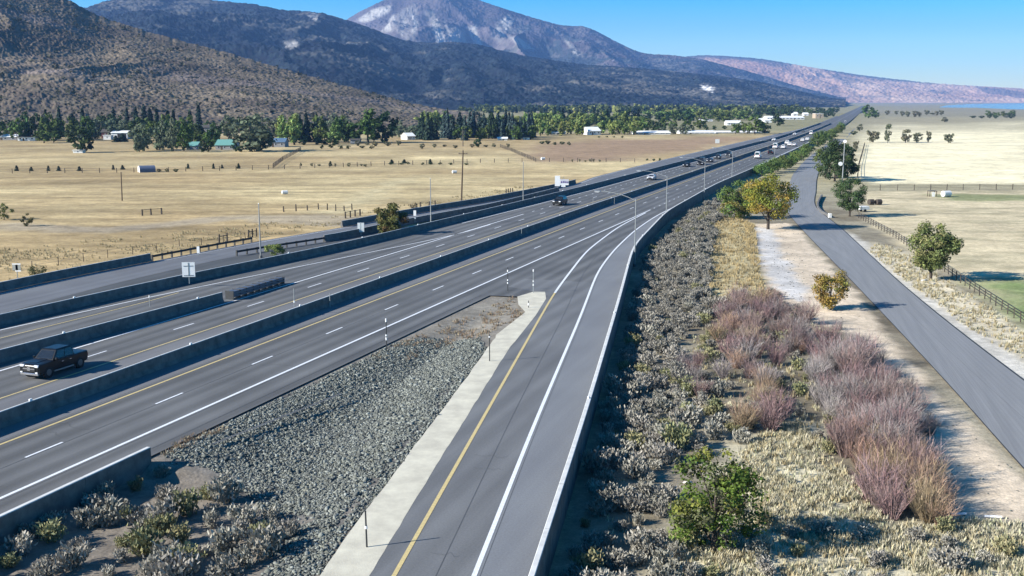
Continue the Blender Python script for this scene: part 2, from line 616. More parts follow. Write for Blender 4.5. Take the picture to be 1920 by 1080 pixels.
SAND = wpoly([(1415, 420), (1476, 418), (1495, 428), (1610, 560), (1650, 612), (1760, 745), (1925, 905), (1990, 985), (1790, 962), (1745, 870), (1690, 735), (1620, 635), (1520, 600), (1450, 545), (1425, 490)])
SALT = wpoly([(1415, 425), (1445, 430), (1470, 480), (1510, 545), (1500, 565), (1455, 545), (1430, 500)])
GRASSP = wpoly([(1345, 405), (1412, 418), (1425, 500), (1450, 560), (1330, 560), (1325, 480)])
GRASSB = wpoly([(1400, 830), (1500, 800), (1560, 880), (1650, 980), (1760, 975), (1960, 990), (2000, 1150), (1260, 1150), (1300, 1000)])
VERGE = wpoly([(1560, 420), (1650, 470), (1800, 590), (1960, 700), (1960, 800), (1800, 640), (1640, 500), (1545, 425)])
MOUND = wpoly([(1640, 455), (1690, 470), (1780, 530), (1930, 625), (1930, 680), (1800, 600), (1690, 520), (1630, 470)])
RFIELD = wpoly([(1640, 345), (1960, 345), (1960, 228), (1700, 229), (1632, 229), (1612, 260), (1600, 320)])
RNEAR = wpoly([(1615, 358), (1960, 358), (1960, 640), (1800, 530), (1640, 425)])
GREEN1 = wpoly([(1840, 535), (1990, 525), (1990, 660), (1885, 594)])
GREEN2 = wpoly([(1740, 364), (1960, 366), (1960, 378), (1780, 376)])
RIPRAP_PX = [(300, 862), (580, 733), (700, 676), (735, 655), (800, 640), (900, 640), (908, 655), (832, 768), (722, 905), (622, 1022), (590, 1100), (485, 1100), (540, 1010), (575, 985), (500, 962), (470, 930), (390, 880), (320, 884)]
RIPRAP = wpoly(RIPRAP_PX, -0.6)
GRAVEL = wpoly([(620, 700), (700, 660), (945, 548), (1010, 552), (940, 630), (890, 700), (800, 690)], -0.2)
BROWNF = wpoly([(1000, 272), (1150, 262), (1330, 258), (1420, 255), (1300, 283), (1180, 300), (1010, 305)], -.35)
TRACKP = wpoly([(0, 415), (200, 425), (440, 404), (620, 402), (760, 415), (640, 425), (440, 414), (200, 438), (0, 432)], -.35)
PALE1 = wpoly([(600, 400), (660, 370), (740, 337), (790, 330), (740, 350), (660, 400)], -.35)


def ground_col(X, Y):
    s, t = ST(np.stack([X, Y], -1))
    t = t - bend(s)
    n1, n2, n3 = fbm(X / 40, Y / 40, 4, 1), fbm(X / 9, Y / 9, 4, 2), fbm(X / 150, Y / 90, 3, 5)
    C = np.empty(X.shape + (3,))
    # left fields: straw with browner grazed patches
    a = np.clip((n1 - .5) * 2.2 + (n3 - .5) * 1.6 + .5, 0, 1)[..., None]
    C[:] = np.array([.35, .26, .135]) * (1 - a) + np.array([.50, .40, .22]) * a

    stk = fbm(X / 26 + 2 * n1, Y / 5, 5, 51)
    C[:] = C * (1 + .34 * np.clip((stk - .5) * 3.2, -.8, .9))[..., None] * (1 + .25 * (fbm(X / 5, Y / 1.6, 3, 52) - .5) * sstep(260, 120, Y))[..., None]

    def put(mask, col):
        nonlocal C
        C = C * (1 - mask[..., None]) + np.asarray(col) * mask[..., None]

    def soft(poly, w, amp=0.0, sc=6.0):
        return sstep(w, -w, polysd(X, Y, poly) + (fbm(X / sc, Y / sc, 3, 8) - .5) * 2 * amp)
    put(soft(BROWNF, 12, 10, 30), (.31, .215, .135))
    put(soft(TRACKP, 2.5, 3) * .55, (.34, .30, .24))
    put(soft(PALE1, 5, 6) * .6, (.50, .43, .26))
    # right side
    right = sstep(0.5, -0.5, t - rbar(np.clip(s, -60, 2500)))
    r = np.empty_like(C); b = np.clip((n2 - .5) * 2.5 + .5, 0, 1)[..., None]
    r[:] = np.array([.17, .145, .105]) * (1 - b) + np.array([.29, .26, .19]) * b
    C = C * (1 - right[..., None]) + r * right[..., None]
    farr = right * sstep(200, 320, Y)
    put(farr, (.36, .32, .20))
    put(soft(RFIELD, 4, 6, 20), np.array([.80, .71, .47]))
    put(soft(RFIELD, 4, 6, 20) * np.clip((n1 - .52) * 3, 0, .6), (.70, .61, .41))
    put(soft(RNEAR, 2, 3) * .9, (.57, .48, .31))
    put(soft(RNEAR, 2, 3) * np.clip((fbm(X / 14, Y / 5, 4, 21) - .5) * 4, 0, .8), (.34, .30, .19))
    put(soft(GREEN1, 5, 5) * .85, (.13, .21, .06))
    put(soft(GREEN2, 3, 4) * .7, (.15, .20, .07))
    put(soft(GRASSP, 1.2, 2), (.46, .385, .22))
    put(soft(GRASSB, 1.5, 3) * .9, (.58, .53, .38))
    put(soft(VERGE, 1.0, 1), (.50, .47, .41))
    put(soft(MOUND, 1.2, 1.5), (.58, .51, .37))
    put(soft(SAND, .6, .9, 2.5), (.58, .48, .36))
    put(soft(SALT, .8, 1.5, 2.0) * .75, (.52, .52, .52))
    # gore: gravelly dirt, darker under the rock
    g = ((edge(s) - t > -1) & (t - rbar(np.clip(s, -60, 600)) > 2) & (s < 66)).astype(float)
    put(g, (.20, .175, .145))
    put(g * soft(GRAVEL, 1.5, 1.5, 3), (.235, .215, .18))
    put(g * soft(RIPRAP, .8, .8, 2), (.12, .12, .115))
    # far flats by the lake
    put(right * sstep(650, 1000, Y) * (.45 + .4 * sstep(.4, .6, fbm(X / 160, Y / 90, 3, 61))), (.30, .265, .175))
    put(right * sstep(1300, 1600, Y) * .6, (.22, .205, .155))
    put((1 - right) * sstep(620, 800, Y) * sstep(1, 0, t / 4000), (.25, .23, .13))
    return C


gx = axis(-58, 105, 0.75, 15000, 62)
gy = axis(30, 262, 0.75, 17000, 78)
gy = gy[gy > -400]
GX, GY = np.meshgrid(gx, gy)
GZ = ground_z(GX, GY) + (fbm(GX / 3.0, GY / 3.0, 3, 4) - .5) * .10 * sstep(.3, -.2, ground_z(GX, GY) + .35)
nx, ny = len(gx), len(gy)
gi = (np.arange(ny - 1)[:, None] * nx + np.arange(nx - 1)[None]).ravel()
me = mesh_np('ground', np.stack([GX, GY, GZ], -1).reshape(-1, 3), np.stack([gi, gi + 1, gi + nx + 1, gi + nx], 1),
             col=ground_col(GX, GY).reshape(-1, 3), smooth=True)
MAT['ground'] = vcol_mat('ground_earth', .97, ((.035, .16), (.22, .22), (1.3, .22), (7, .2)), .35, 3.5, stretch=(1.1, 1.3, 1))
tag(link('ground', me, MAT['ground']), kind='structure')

# ------------------------------------------------------------------ lake
lk = wpoly([(1760, 201.5), (1830, 202.0), (1900, 205), (2080, 206.5), (2400, 206.5), (2400, 194.0), (1900, 193.6), (1820, 195), (1775, 197.5)], -1.2)
LB = MB()
LB.add([(x, y, -1.15) for x, y in lk], [tuple(range(len(lk)))])
m, N, L, b = new_mat('lake_water')
b.inputs['Base Color'].default_value = (.06, .09, .15, 1); b.inputs['Roughness'].default_value = .12
nz = N.new('ShaderNodeTexNoise'); nz.inputs['Scale'].default_value = .02; nz.inputs['Detail'].default_value = 6
gp = N.new('ShaderNodeNewGeometry'); L.new(gp.outputs['Position'], nz.inputs['Vector'])
bp = N.new('ShaderNodeBump'); bp.inputs['Strength'].default_value = .5; bp.inputs['Distance'].default_value = 8
L.new(nz.outputs['Fac'], bp.inputs['Height']); L.new(bp.outputs[0], b.inputs['Normal'])
tag(LB.build('lake', m), kind='structure')

# ------------------------------------------------------------------ pavement
s_all = sgrid(-40, 4200)
s_near = s_all[s_all <= 66]
s_post = s_all[s_all >= 62]
main = ribbon('freeway', s_all, off(b3, s_all, .1), np.where(s_all < 62, off(edge, s_all), off(rbar, s_all, .25)), 0.0, MAT['asphalt'], nc=9)
s_r = s_all[(s_all <= 72)]
ribbon('ramp_road', s_r, np.minimum(off(strip_r, np.minimum(s_r, 64)) + np.maximum(0, s_r - 63) * 2, off(edge, s_r)), off(rbar, s_r, .25), 0.004, MAT['ramp'], nc=5)
s_o = s_all[s_all <= 1500]
ribbon('outer_road', s_o, off(b4, s_o, -.1), np.minimum(off(outr, s_o, .1), off(b4, s_o, -1)), 0.006, MAT['outer'], nc=4)
ribbon('ramp_shoulder', s_all[s_all < 150], off(rwh, s_all[s_all < 150], .05), off(rbar, s_all[s_all < 150], .25), 0.008, MAT['rshoulder'], nc=3)
s_q = np.arange(20, 118, 2.0)
ribbon('outer_shoulder', s_q, np.maximum(off(outr, s_q, .05), off(b3, s_q, .2)), off(b3, s_q, .05), 0.003, MAT['dark'], nc=3)
ribbon('left_shoulder', s_all, off(medf, s_all, .05), off(ynb, s_all, .55), 0.005, MAT['shoulder'], nc=3)
s_sb = s_all[s_all < 900]
ribbon('median_shoulder', s_sb, off(ysb, s_sb, -.5), off(medf, s_sb, .55), 0.005, MAT['shoulder'], nc=3)
# pale concrete strip beside the ramp, with its wider head
s_s = np.arange(-12, 57.01, 1.0)
st_ = ribbon('concrete_strip', s_s, np.maximum(strip_l(s_s), strip_r(s_s) + .35) + (fbm(s_s / 2.2, s_s * 0, 3, 3) - .5) * .25, strip_r(s_s) - .02 + (fbm(s_s / 1.3, s_s * 0 + 4, 2, 5) - .5) * .12, 0.010, MAT['strip'], nc=3)
hp = [G(x, y, .012) for x, y in ((930, 628), (958, 606), (985, 585), (972, 571), (970, 556), (1000, 547), (1022, 547), (1024, 560), (1004, 592), (966, 640), (940, 668), (925, 655))]
HB = MB(); HB.add([(p[0], p[1], .014) for p in hp], [tuple(range(len(hp)))])
HB.build('strip_head', MAT['strip'], st_)

# markings, parts of the freeway
def line(name, s0, s1, c, mat, w=.16, z=.012, k=0.0, parent=main):
    s = np.concatenate([[s0], s_all[(s_all > s0) & (s_all < s1)], [s1]])
    return ribbon(name, s, off(c, s, k + w / 2), off(c, s, k - w / 2), z, mat, parent)


YP = line('yellow_edge_line', -40, 900, ynb, MAT['yellow'], .2)
line('white_edge_line', -40, 158, wnb, MAT['white'], .24)
line('yellow_edge_line', -40, 64, ryel, MAT['yellow'], .22, .016)
line('white_edge_line', 64, 152, ryel, MAT['white'], .26, .016)
line('white_edge_line', -40, 900, rwh, MAT['white'], .24, .016)
line('yellow_edge_line', -40, 900, ysb, MAT['yellow'], .17)
line('white_edge_line', -40, 142, wsb, MAT['white'], .24)
line('yellow_edge_line', -40, 50, rampy, MAT['yellow'], .15)
line('white_edge_line', -40, 124, rampw, MAT['white'], .2)
line('white_edge_line', 124, 900, b3, MAT['white'], .2, k=-1.6)
line('white_edge_line', -40, 900, b4, MAT['white'], .14, .016, k=-1.0)
RS_ = np.random.default_rng(77)
for px, py, px2, py2 in ((400, 832, 640, 738), (415, 640, 470, 622), (190, 745, 240, 727)):        # tyre marks
    a, b_ = ST(G(px, py)), ST(G(px2, py2))
    sk = Curve([(a[0], a[1]), (b_[0], b_[1])], smooth=1)
    ribbon('skid_mark', np.linspace(a[0], b_[0], 12), sk(np.linspace(a[0], b_[0], 12)) + .11, sk(np.linspace(a[0], b_[0], 12)) - .11, .009, MAT['skid'], main)
for c, k, s0, s1 in ((dnb, -.14, -40, 330), (ynb, .30, -40, 330), (wnb, -.30, -40, 150), (dsb, .15, -40, 330), (wsb, .3, -40, 140), (rwh, -.28, -40, 150), (rwh, 1.75, -40, 120), (edge, .9, -40, 60)):
    s = np.concatenate([[s0], s_all[(s_all > s0) & (s_all < s1)], [s1]])
    ribbon('paving_seam', s, off(c, s, k + .022), off(c, s, k - .022), .0105, MAT['seam'], main)
for k in range(26):                                            # sealed cracks wandering across the lanes
    s0 = RS_.uniform(-10, 120); lane = RS_.choice([-2.0, 1.7, 12.9, 15.8, 99])
    n = 9; q = np.linspace(0, 1, n)
    c0 = lane if lane != 99 else None
    half = RS_.uniform(.5, 1.6)
    if c0 is None:
        s0 = RS_.uniform(-8, 50); c0 = float(rwh(s0)) + 1.8
    tt = c0 + (q - .5) * 2 * half
    ss = s0 + np.cumsum(RS_.normal(0, .16, n))
    P = XY(ss, tt)
    V = np.concatenate([np.c_[P + RD * .02, np.full(n, .011)], np.c_[P - RD * .02, np.full(n, .011)]])
    i = np.arange(n - 1)
    link('sealed_crack', mesh_np('sealed_crack', V, np.stack([i, i + 1, i + n + 1, i + n], 1)), MAT['seam'], main)
d0 = ST(G(48, 858))[0]; d1 = ST(G(150, 673))[0]
for k in range(46):
    s0 = d0 + 12.19 * (k - 1)
    line('lane_dash', s0, s0 + 3.1, dnb, MAT['white'], .17)
    s0 = d1 + 12.19 * (k - 2)
    line('lane_dash', s0, s0 + 3.1, dsb, MAT['white'], .17)
for k in range(36):
    s0 = 161 + 5.2 * k
    line('lane_dot', s0, s0 + 1.4, wnb, MAT['white'], .18)
    s0 = 147 + 5.2 * k
    line('lane_dot', s0, s0 + 1.4, wsb, MAT['white'], .18)

# frontage road on the right
FL = [(2300, 1290), (1925, 884), (1760, 700), (1610, 540), (1490, 415), (1474, 385), (1480, 345), (1492, 320), (1520, 292), (1560, 263), (1592, 235), (1612, 212), (1625, 201)]
FR = [(2350, 1010), (1930, 720), (1700, 540), (1580, 430), (1530, 387), (1530, 357), (1533, 330), (1545, 303), (1568, 277), (1592, 254), (1609, 233), (1623, 212), (1632, 201)]


def resample(pts, n, z):
    P = np.array([G(x, y, z) for x, y in pts])
    P = np.concatenate([P[:1], P, P[-1:]])
    out = []
    m = len(pts) - 1
    for q in np.linspace(0, m - 1e-6, n):
        i = int(q); u = q - i
        a, b_, c, e = P[i], P[i + 1], P[i + 2], P[i + 3]
        # catmull-rom with clamped tangents
        out.append(.5 * ((2 * b_) + (-a + c) * u + (2 * a - 5 * b_ + 4 * c - e) * u * u + (-a + 3 * b_ - 3 * c + e) * u ** 3) if 0 < i < m - 1 and np.linalg.norm(e - c) < 4 * np.linalg.norm(c - b_) and np.linalg.norm(c - b_) < 4 * np.linalg.norm(b_ - a) else b_ * (1 - u) + c * u)
    return np.array(out)


fz = ZR + .09
Lp, Rp = resample(FL, 130, fz), resample(FR, 130, fz)
w = np.linspace(0, 1, 4)
Pq = Rp[:, None] * (1 - w)[None, :, None] + Lp[:, None] * w[None, :, None]
dist = np.concatenate([[0], np.cumsum(np.linalg.norm(np.diff((Lp + Rp) / 2, axis=0), axis=1))])
stq = np.stack([np.repeat(dist[:, None], 4, 1), np.linalg.norm(Pq - Rp[:, None], axis=-1)], -1)
i = (np.arange(129)[:, None] * 4 + np.arange(3)[None]).ravel()
front = tag(link('frontage_road', mesh_np('frontage_road', np.concatenate([Pq, np.full(Pq.shape[:2] + (1,), fz)], -1).reshape(-1, 3), np.stack([i, i + 4, i + 5, i + 1], 1), st=stq.reshape(-1, 2)), MAT['local']), kind='structure')
def lane_strip(name, A, B, k0, k1, z, mat):
    P0_, P1_ = A * (1 - k0) + B * k0, A * (1 - k1) + B * k1
    n = len(A); V = np.concatenate([np.c_[P0_, np.full(n, z)], np.c_[P1_, np.full(n, z)]])
    i = np.arange(n - 1)
    link(name, mesh_np(name, V, np.stack([i, i + n, i + n + 1, i + 1], 1)), mat, front)


lane_strip('edge_shadow_line', Rp[:75], Lp[:75], -.012, .012, fz + .004, MAT['edge_shadow'])  # dark strip painted in for the shadow of the pavement edge
lane_strip('edge_shadow_line', Lp[:60], Rp[:60], -.008, .008, fz + .004, MAT['edge_shadow'])
lane_strip('centre_seam', Lp[:60], Rp[:60], .497, .503, fz + .004, MAT['shoulder'])

# ------------------------------------------------------------------ mountains
def mountain(name, sil, Yr, Yb, colf, nu=700, nv=150, rough=0.0, p=1.0, gul=.10, gw=900.0, seed=1, back=1.5, jag=1.2, z0=-2.0, xr=None):
    sx, sy = np.array(sil, float).T
    px = np.linspace(xr[0], xr[1], nu) if xr else np.linspace(sx[0], sx[-1], nu)
    ys = np.interp(px, sx, sy)
    ys = np.convolve(np.pad(ys, 20, mode='edge'), np.ones(41) / 41, 'valid')
    jg = (fbm(px / 7, px * 0, 4, seed) - .5) * jag * 2
    yr, yb = (np.interp(px, *np.array(q, float).T) if isinstance(q, (list, tuple)) else np.full(nu, float(q)) for q in (Yr, Yb))
    _, zr = RAY(px, ys, yr)
    zr = np.maximum(zr, 4)
    zj = -jg / FPX * yr
    nb = max(8, nv // 5)
    v = np.concatenate([np.linspace(0, 1, nv), 1 + np.linspace(0, 1, nb + 1)[1:]])
    Vv, PX = np.meshgrid(v, px, indexing='ij')
    vf = np.minimum(Vv, 1)
    bk = np.maximum(Vv - 1, 0)
    Y = yb + (yr - yb) * vf + bk * (yr - yb) * back
    u0, _ = RAY(PX, 300, 1.0)
    X = u0 * Y
    prof = p(vf, PX) if callable(p) else vf ** p
    n1 = fbm(X / gw + 3, Y / (gw * 1.7), 5, seed)
    rid = 1 - np.abs(2 * fbm(X / (gw * .55) + 1.2 * n1, Y / (gw * 1.1) + .8 * n1, 4, seed + 5) - 1) * 2
    amp = gul * zr * np.sin(np.pi * np.clip(vf, 0, 1)) ** .8
    Z = zr * prof + amp * (rid - .45) + amp * .5 * (n1 - .5) * 2
    Z = np.where(bk > 0, zr * (1 - bk * .9), Z) + z0 * (1 - vf)
    # never let a shoulder stand above the surveyed skyline
    lim = CAM_H + (zr - CAM_H) * np.minimum(Y / yr, 1)
    Z = np.where(bk > 0, Z, np.minimum(Z, np.where(zr > CAM_H, lim - (1 - vf) * .02 * zr, Z)))
    Z = Z + zj * np.where(bk > 0, 1 - bk, vf ** 14)
    if rough:
        Z = Z + rough * (fbm(X / (rough * 1.6), (Y + 2 * Z) / (rough * 1.6), 2, seed + 9) - .5) * 2 * np.where(bk > 0, 0, np.minimum(1, (1 - vf) * 12 + .25) * sstep(0, .06, vf))
    sx_, sy_ = PROJ(X, Y, Z)
    C = colf(X, Y, Z, sx_, sy_, vf, rid, n1)
    nvv = len(v)
    i = (np.arange(nvv - 1)[:, None] * nu + np.arange(nu - 1)[None]).ravel()
    return link(name, mesh_np(name, np.stack([X, Y, Z], -1).reshape(-1, 3), np.stack([i, i + 1, i + nu + 1, i + nu], 1), col=np.clip(C, .01, .8).reshape(-1, 3), smooth=True), MAT['rock_slope'])


MAT['rock_slope'] = vcol_mat('mountain_slope', .97, ((.004, .12), (.03, .18)), 0)


def mixc(a, b, m):
    return np.asarray(a) * (1 - m[..., None]) + np.asarray(b) * m[..., None]


def col_hill(X, Y, Z, sx, sy, vf, rid, n1):
    q = Y + 2 * Z
    a = np.clip((fbm(X / 60, q / 70, 5, 2) - .5) * 3 + .5, 0, 1)
    C = mixc((.115, .092, .072), (.205, .165, .118), a)
    b = sstep(.50, .62, fbm(X / 12, q / 13, 3, 9))           # low brush
    C = mixc(C, (.115, .10, .07), b * .6)
    rock = sstep(.60, .72, fbm(X / 120, q / 110, 4, 14))
    C = mixc(C, (.20, .165, .15), rock * .6)
    return C


def col_forest(X, Y, Z, sx, sy, vf, rid, n1):
    q = Y + 2.2 * Z
    t = fbm(X / 13, q / 15, 3, 4)
    C = mixc((.006, .012, .020), (.026, .037, .043), np.clip((t - .45) * 4, 0, 1))
    gap = sstep(.56, .70, fbm(X / 260 + n1, q / 320, 5, 21)) * sstep(.40, .6, fbm(X / 45, q / 50, 3, 23))
    C = mixc(C, (.15, .14, .12), gap * .55)
    lowgap = sstep(120, 165, sy) * sstep(820, 1000, sx) * sstep(.46, .62, fbm(X / 170, q / 240, 5, 31)) * sstep(.42, .56, fbm(X / 40, q / 45, 3, 33))
    C = mixc(C, (.16, .145, .12), lowgap * .5)
    for P, k in (([(1313, 162), (1326, 162), (1340, 168), (1336, 171), (1322, 168)], .62), ([(530, 80), (552, 76), (562, 84), (545, 90)], .26), ([(578, 30), (596, 27), (592, 36)], .26), ([(1245, 118), (1275, 120), (1265, 135), (1240, 128)], .16)):
        C = mixc(C, (k, k * .97, k * .93), sstep(3, -1, polysd(sx, sy, P) + (fbm(X / 40, q / 40, 3, 71) - .5) * 9))
    return C


SCARS = [[(668, 40), (700, 18), (735, 10), (725, 25), (690, 40)],
         [(735, 30), (778, 8), (784, 40), (776, 78), (790, 80), (765, 80), (740, 55), (715, 62), (728, 44)],
         [(797, 22), (812, 24), (835, 55), (850, 82), (820, 80), (808, 50)],
         [(832, 40), (846, 60), (858, 80), (846, 82)],
         [(846, 52), (870, 55), (875, 82), (855, 80)],
         [(876, 52), (892, 48), (896, 70), (905, 88), (920, 96), (900, 92), (882, 70)],
         [(920, 72), (935, 40), (955, 28), (964, 38), (950, 62), (938, 80)],
         [(950, 68), (975, 72), (1000, 92), (980, 90)], [(1018, 82), (1035, 92), (1040, 100), (1025, 98)], [(1060, 75), (1080, 92), (1110, 112), (1080, 104)]]


def col_peak(X, Y, Z, sx, sy, vf, rid, n1):
    C = mixc((.050, .043, .050), (.105, .088, .092), np.clip((fbm(X / 200, Y / 300, 5, 3) - .5) * 3 + .5, 0, 1))
    wob = (fbm(X / 110, Y / 130 + Z / 90, 5, 6) - .5) * 12
    for P in SCARS:
        mk = sstep(5, -3, polysd(sx, sy, P) + wob * .6)
        stv = .30 + .70 * sstep(.40, .56, fbm((X + Z * .5) / 42, Z / 420, 4, 12))
        C = mixc(C, (.335, .32, .295), mk * stv)
    f = sstep(.52, .62, fbm(X / 190 + n1, (Y + 2 * Z) / 260, 5, 40) * .7 + .3 * fbm(X / 30, (Y + 2 * Z) / 34, 3, 41) + sstep(60, 140, sy) * .26 - .12 * sstep(1000, 860, sx) - .08 * sstep(1050, 1200, sx))
    C = mixc(C, (.024, .036, .038), f * .85)
    sc = sstep(.56, .68, fbm(X / 120, (Y + 2 * Z) / 180, 4, 44)) * .35 * sstep(880, 980, sx)
    return mixc(C, (.22, .20, .185), sc)


def col_far(X, Y, Z, sx, sy, vf, rid, n1):
    C = mixc((.36, .215, .145), (.52, .36, .25), np.clip((fbm(X / 500, Y / 900, 5, 3) - .5) * 3 + .5, 0, 1))
    tr = sstep(.56, .66, fbm(X / 380 + n1, Y / 900, 5, 8)) * .85
    C = mixc(C, (.13, .105, .085), tr)
    top = sstep(.86, .97, vf) * sstep(.30, .5, fbm(X / 500, Y / 300, 3, 9))
    C = mixc(C, (.05, .06, .06), top * .9)
    low = sstep(186, 180, sy) * sstep(176, 183, sy) * sstep(1560, 1640, sx) * sstep(1700, 1640, sx)
    return mixc(C, (.05, .055, .055), low * .8)


tag(mountain('far_hills', [(1150, 130), (1290, 104), (1330, 103), (1420, 110), (1500, 124), (1600, 140), (1700, 152), (1760, 158), (1850, 163), (1920, 167), (2100, 172), (2400, 176)],
             11500, 9300, col_far, 900, 160, 14, 1.15, .20, 1500, 3, back=.6, jag=.8), kind='structure')
tag(mountain('peak', [(560, 120), (640, 52), (655, 36), (700, 12), (740, -6), (800, -20), (850, -26), (880, -8), (915, 6), (1000, 34), (1060, 50), (1085, 47), (1110, 55), (1150, 78), (1200, 101), (1250, 103), (1300, 108), (1400, 135), (1500, 165), (1580, 186)],
             8200, 5200, col_peak, 1100, 320, 11, 1.05, .19, 1000, 5, back=.7, jag=1.0), kind='structure')
tag(mountain('forested_ridge', [(-400, 40), (0, 30), (150, 25), (200, 8), (240, -4), (300, -12), (350, -2), (400, -3), (440, 4), (480, 5), (540, 20), (600, 22), (640, 32), (700, 52), (760, 76), (800, 80), (870, 80), (930, 92), (1000, 108), (1100, 122), (1200, 128), (1300, 138), (1400, 150), (1480, 168), (1540, 184), (1580, 188)],
             [(-400, 5000), (500, 4600), (900, 4800), (1580, 5000)], [(-400, 2300), (700, 2200), (1580, 3300)], col_forest, 1400, 330, 9, 1.0, .19, 800, 9, back=.6, jag=1.6), kind='structure')
tag(mountain('near_hill', [(-700, -420), (-300, -260), (-100, -130), (0, -70), (80, -32), (130, -10), (160, 5), (200, 30), (300, 62), (440, 100), (560, 136), (640, 158), (760, 190), (820, 203), (900, 212)],
             [(-700, 1350), (400, 1300), (900, 1150)], [(-700, 620), (0, 640), (500, 700), (900, 850)], col_hill, 1000, 280, 1.4, 1.25, .05, 260, 13, back=.8, jag=2.2, z0=-1.5), kind='structure')

# ------------------------------------------------------------------ concrete barriers, walls, guardrails
SYM = [(-.30, 0), (-.26, .10), (-.14, .34), (-.09, 1.02), (-.06, 1.06), (.06, 1.06), (.09, 1.02), (.14, .34), (.26, .10), (.30, 0)]
WALL = [(-.20, ZR - .5), (-.20, .82), (-.17, .86), (.06, .86), (.09, .82), (.14, .34), (.26, .10), (.30, -.06)]
LOW = [(-.20, -1.9), (-.20, .84), (-.17, .88), (.06, .88), (.09, .84), (.14, .34), (.26, .10), (.30, -.06)]


def barrier(label, c, s0, s1, k, prof, panel=6.1, fine=200.0, name='concrete_barrier', refl=18.0, mat=None, zs=1.0, group=None):
    sm = s0
    x, y = XY(sm, off(c, sm, k))
    root = thing(name, label, 'barrier', (x, y, 0), 0, group)
    cuts = [s0]
    while cuts[-1] < s1 - .5:
        cuts.append(min(s1, cuts[-1] + (panel if cuts[-1] < fine else 120.0)))
    for a, b_ in zip(cuts[:-1], cuts[1:]):
        n = max(1, int(round((b_ - a) / (3.05 if a < fine else 12))))
        g = np.linspace(a + .012, b_ - .012, n + 1)
        rings = []
        for sg in g:
            t = off(c, sg, k)
            tan = (off(c, sg + .5, k) - off(c, sg - .5, k))
            ring = []
            for pt, pz in prof:
                q = XY(sg - pt * tan, t + pt)
                ring.append((q[0] - x, q[1] - y, pz * zs if pz > 0 else pz))
            rings.append(ring)
        m_ = MB(); m_.loft(rings)
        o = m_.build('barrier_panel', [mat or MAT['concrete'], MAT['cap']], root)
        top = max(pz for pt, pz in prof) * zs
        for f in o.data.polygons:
            if abs(f.normal.z) > .35 and f.center.z > top - .06: f.material_index = 1  # top faces take the painted sunlit tone
    if refl:
        mb = None
        for q, sg in enumerate(np.arange(s0 + 5, min(s1, 260), refl)):
            p = XY(sg, off(c, sg, k))
            if mb is None:
                mb = MB().box(-.11, .11, -.05, .05, 0, .14).mesh('reflector')
                mb.materials.append(MAT['signwhite'])
            o = link('reflector', mb, None, root, (p[0] - x, p[1] - y, prof[4][1] * zs if prof is SYM else prof[2][1]))
            o.rotation_euler = (0, 0, HEAD)
    return root


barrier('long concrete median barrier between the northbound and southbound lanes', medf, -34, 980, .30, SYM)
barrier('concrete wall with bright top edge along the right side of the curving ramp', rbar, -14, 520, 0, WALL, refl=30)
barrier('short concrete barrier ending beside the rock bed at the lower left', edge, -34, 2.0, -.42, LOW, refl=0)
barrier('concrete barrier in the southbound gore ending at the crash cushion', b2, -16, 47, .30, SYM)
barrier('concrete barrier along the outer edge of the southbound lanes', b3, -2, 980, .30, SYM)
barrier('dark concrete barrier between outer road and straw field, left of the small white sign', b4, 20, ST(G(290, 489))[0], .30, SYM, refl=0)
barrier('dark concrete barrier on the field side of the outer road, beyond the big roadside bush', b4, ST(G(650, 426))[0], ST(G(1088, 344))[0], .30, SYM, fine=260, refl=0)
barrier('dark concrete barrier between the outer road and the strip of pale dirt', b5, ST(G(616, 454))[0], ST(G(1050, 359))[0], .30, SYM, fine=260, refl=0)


def guardrail(label, c, s0, s1, k, mat):
    x, y = XY(s0, off(c, s0, k))
    root = thing('guardrail', label, 'guardrail', (x, y, 0))
    g = np.arange(s0, s1 + .01, 1.9)
    P = [XY(a, off(c, a, k)) - (x, y) for a in g]
    pm = MB().box(-.09, .09, -.1, .1, -.1, .80).mesh('post'); pm.materials.append(MAT['rail'])
    for p in P:
        o = link('post', pm, None, root, (p[0], p[1], 0)); o.rotation_euler = (0, 0, HEAD)
    ring = [(-.16, .46), (-.10, .52), (-.16, .60), (-.10, .68), (-.16, .76), (-.13, .76), (-.07, .68), (-.13, .60), (-.07, .52), (-.13, .46)]
    rings = [[(p[0] + RN[0] * a, p[1] + RN[1] * a, z) for a, z in ring] for p in P]
    MB().loft(rings).build('beam', mat, root)
    return root


guardrail('dark guardrail along the outer road between the small white sign and the lamp post', b4, ST(G(292, 489))[0], ST(G(480, 452))[0], .35, MAT['rail'])
guardrail('dark guardrail with open posts behind the small roadside shrub', b5, ST(G(450, 480))[0], ST(G(618, 454))[0], .30, MAT['rail'])

# ------------------------------------------------------------------ crash cushion on the gore barrier
c0, c1 = G(438, 563), G(533, 533)
cx, cy = c0
clen = float(np.linalg.norm(c1 - c0)); crz = math.atan2(c1[1] - c0[1], c1[0] - c0[0])
root = thing('crash_cushion', 'dark segmented crash cushion at the end of the gore barrier', 'crash cushion', (cx, cy, 0), crz)
nb_ = 8
for k in range(nb_):
    a, b_ = clen * k / nb_, clen * (k + 1) / nb_
    o = MB().box(a + .03, b_ + .12, .02 + .006 * k, .92 - .006 * k, .30, .92 - .012 * k).build('bay', MAT['attn'], root, .02)
for k in range(nb_ + 1):
    a = clen * k / nb_
    MB().box(a - .05, a + .02, -.04, .98, .06, 1.0 - .012 * k).build('diaphragm', MAT['darksteel'], root)
for yy in (-.06, .94):
    for z0, z1 in ((.34, .48), (.62, .76)):
        MB().box(0, clen, yy, yy + .05, z0, z1).build('fender_rail', MAT['attn'], root)
MB().box(0, clen + .2, .05, .90, .0, .055).build('base_track', MAT['steel'], root)
MB().box(clen + .02, clen + .32, .06, .88, .12, .86).build('nose', MAT['pole'], root, .08)

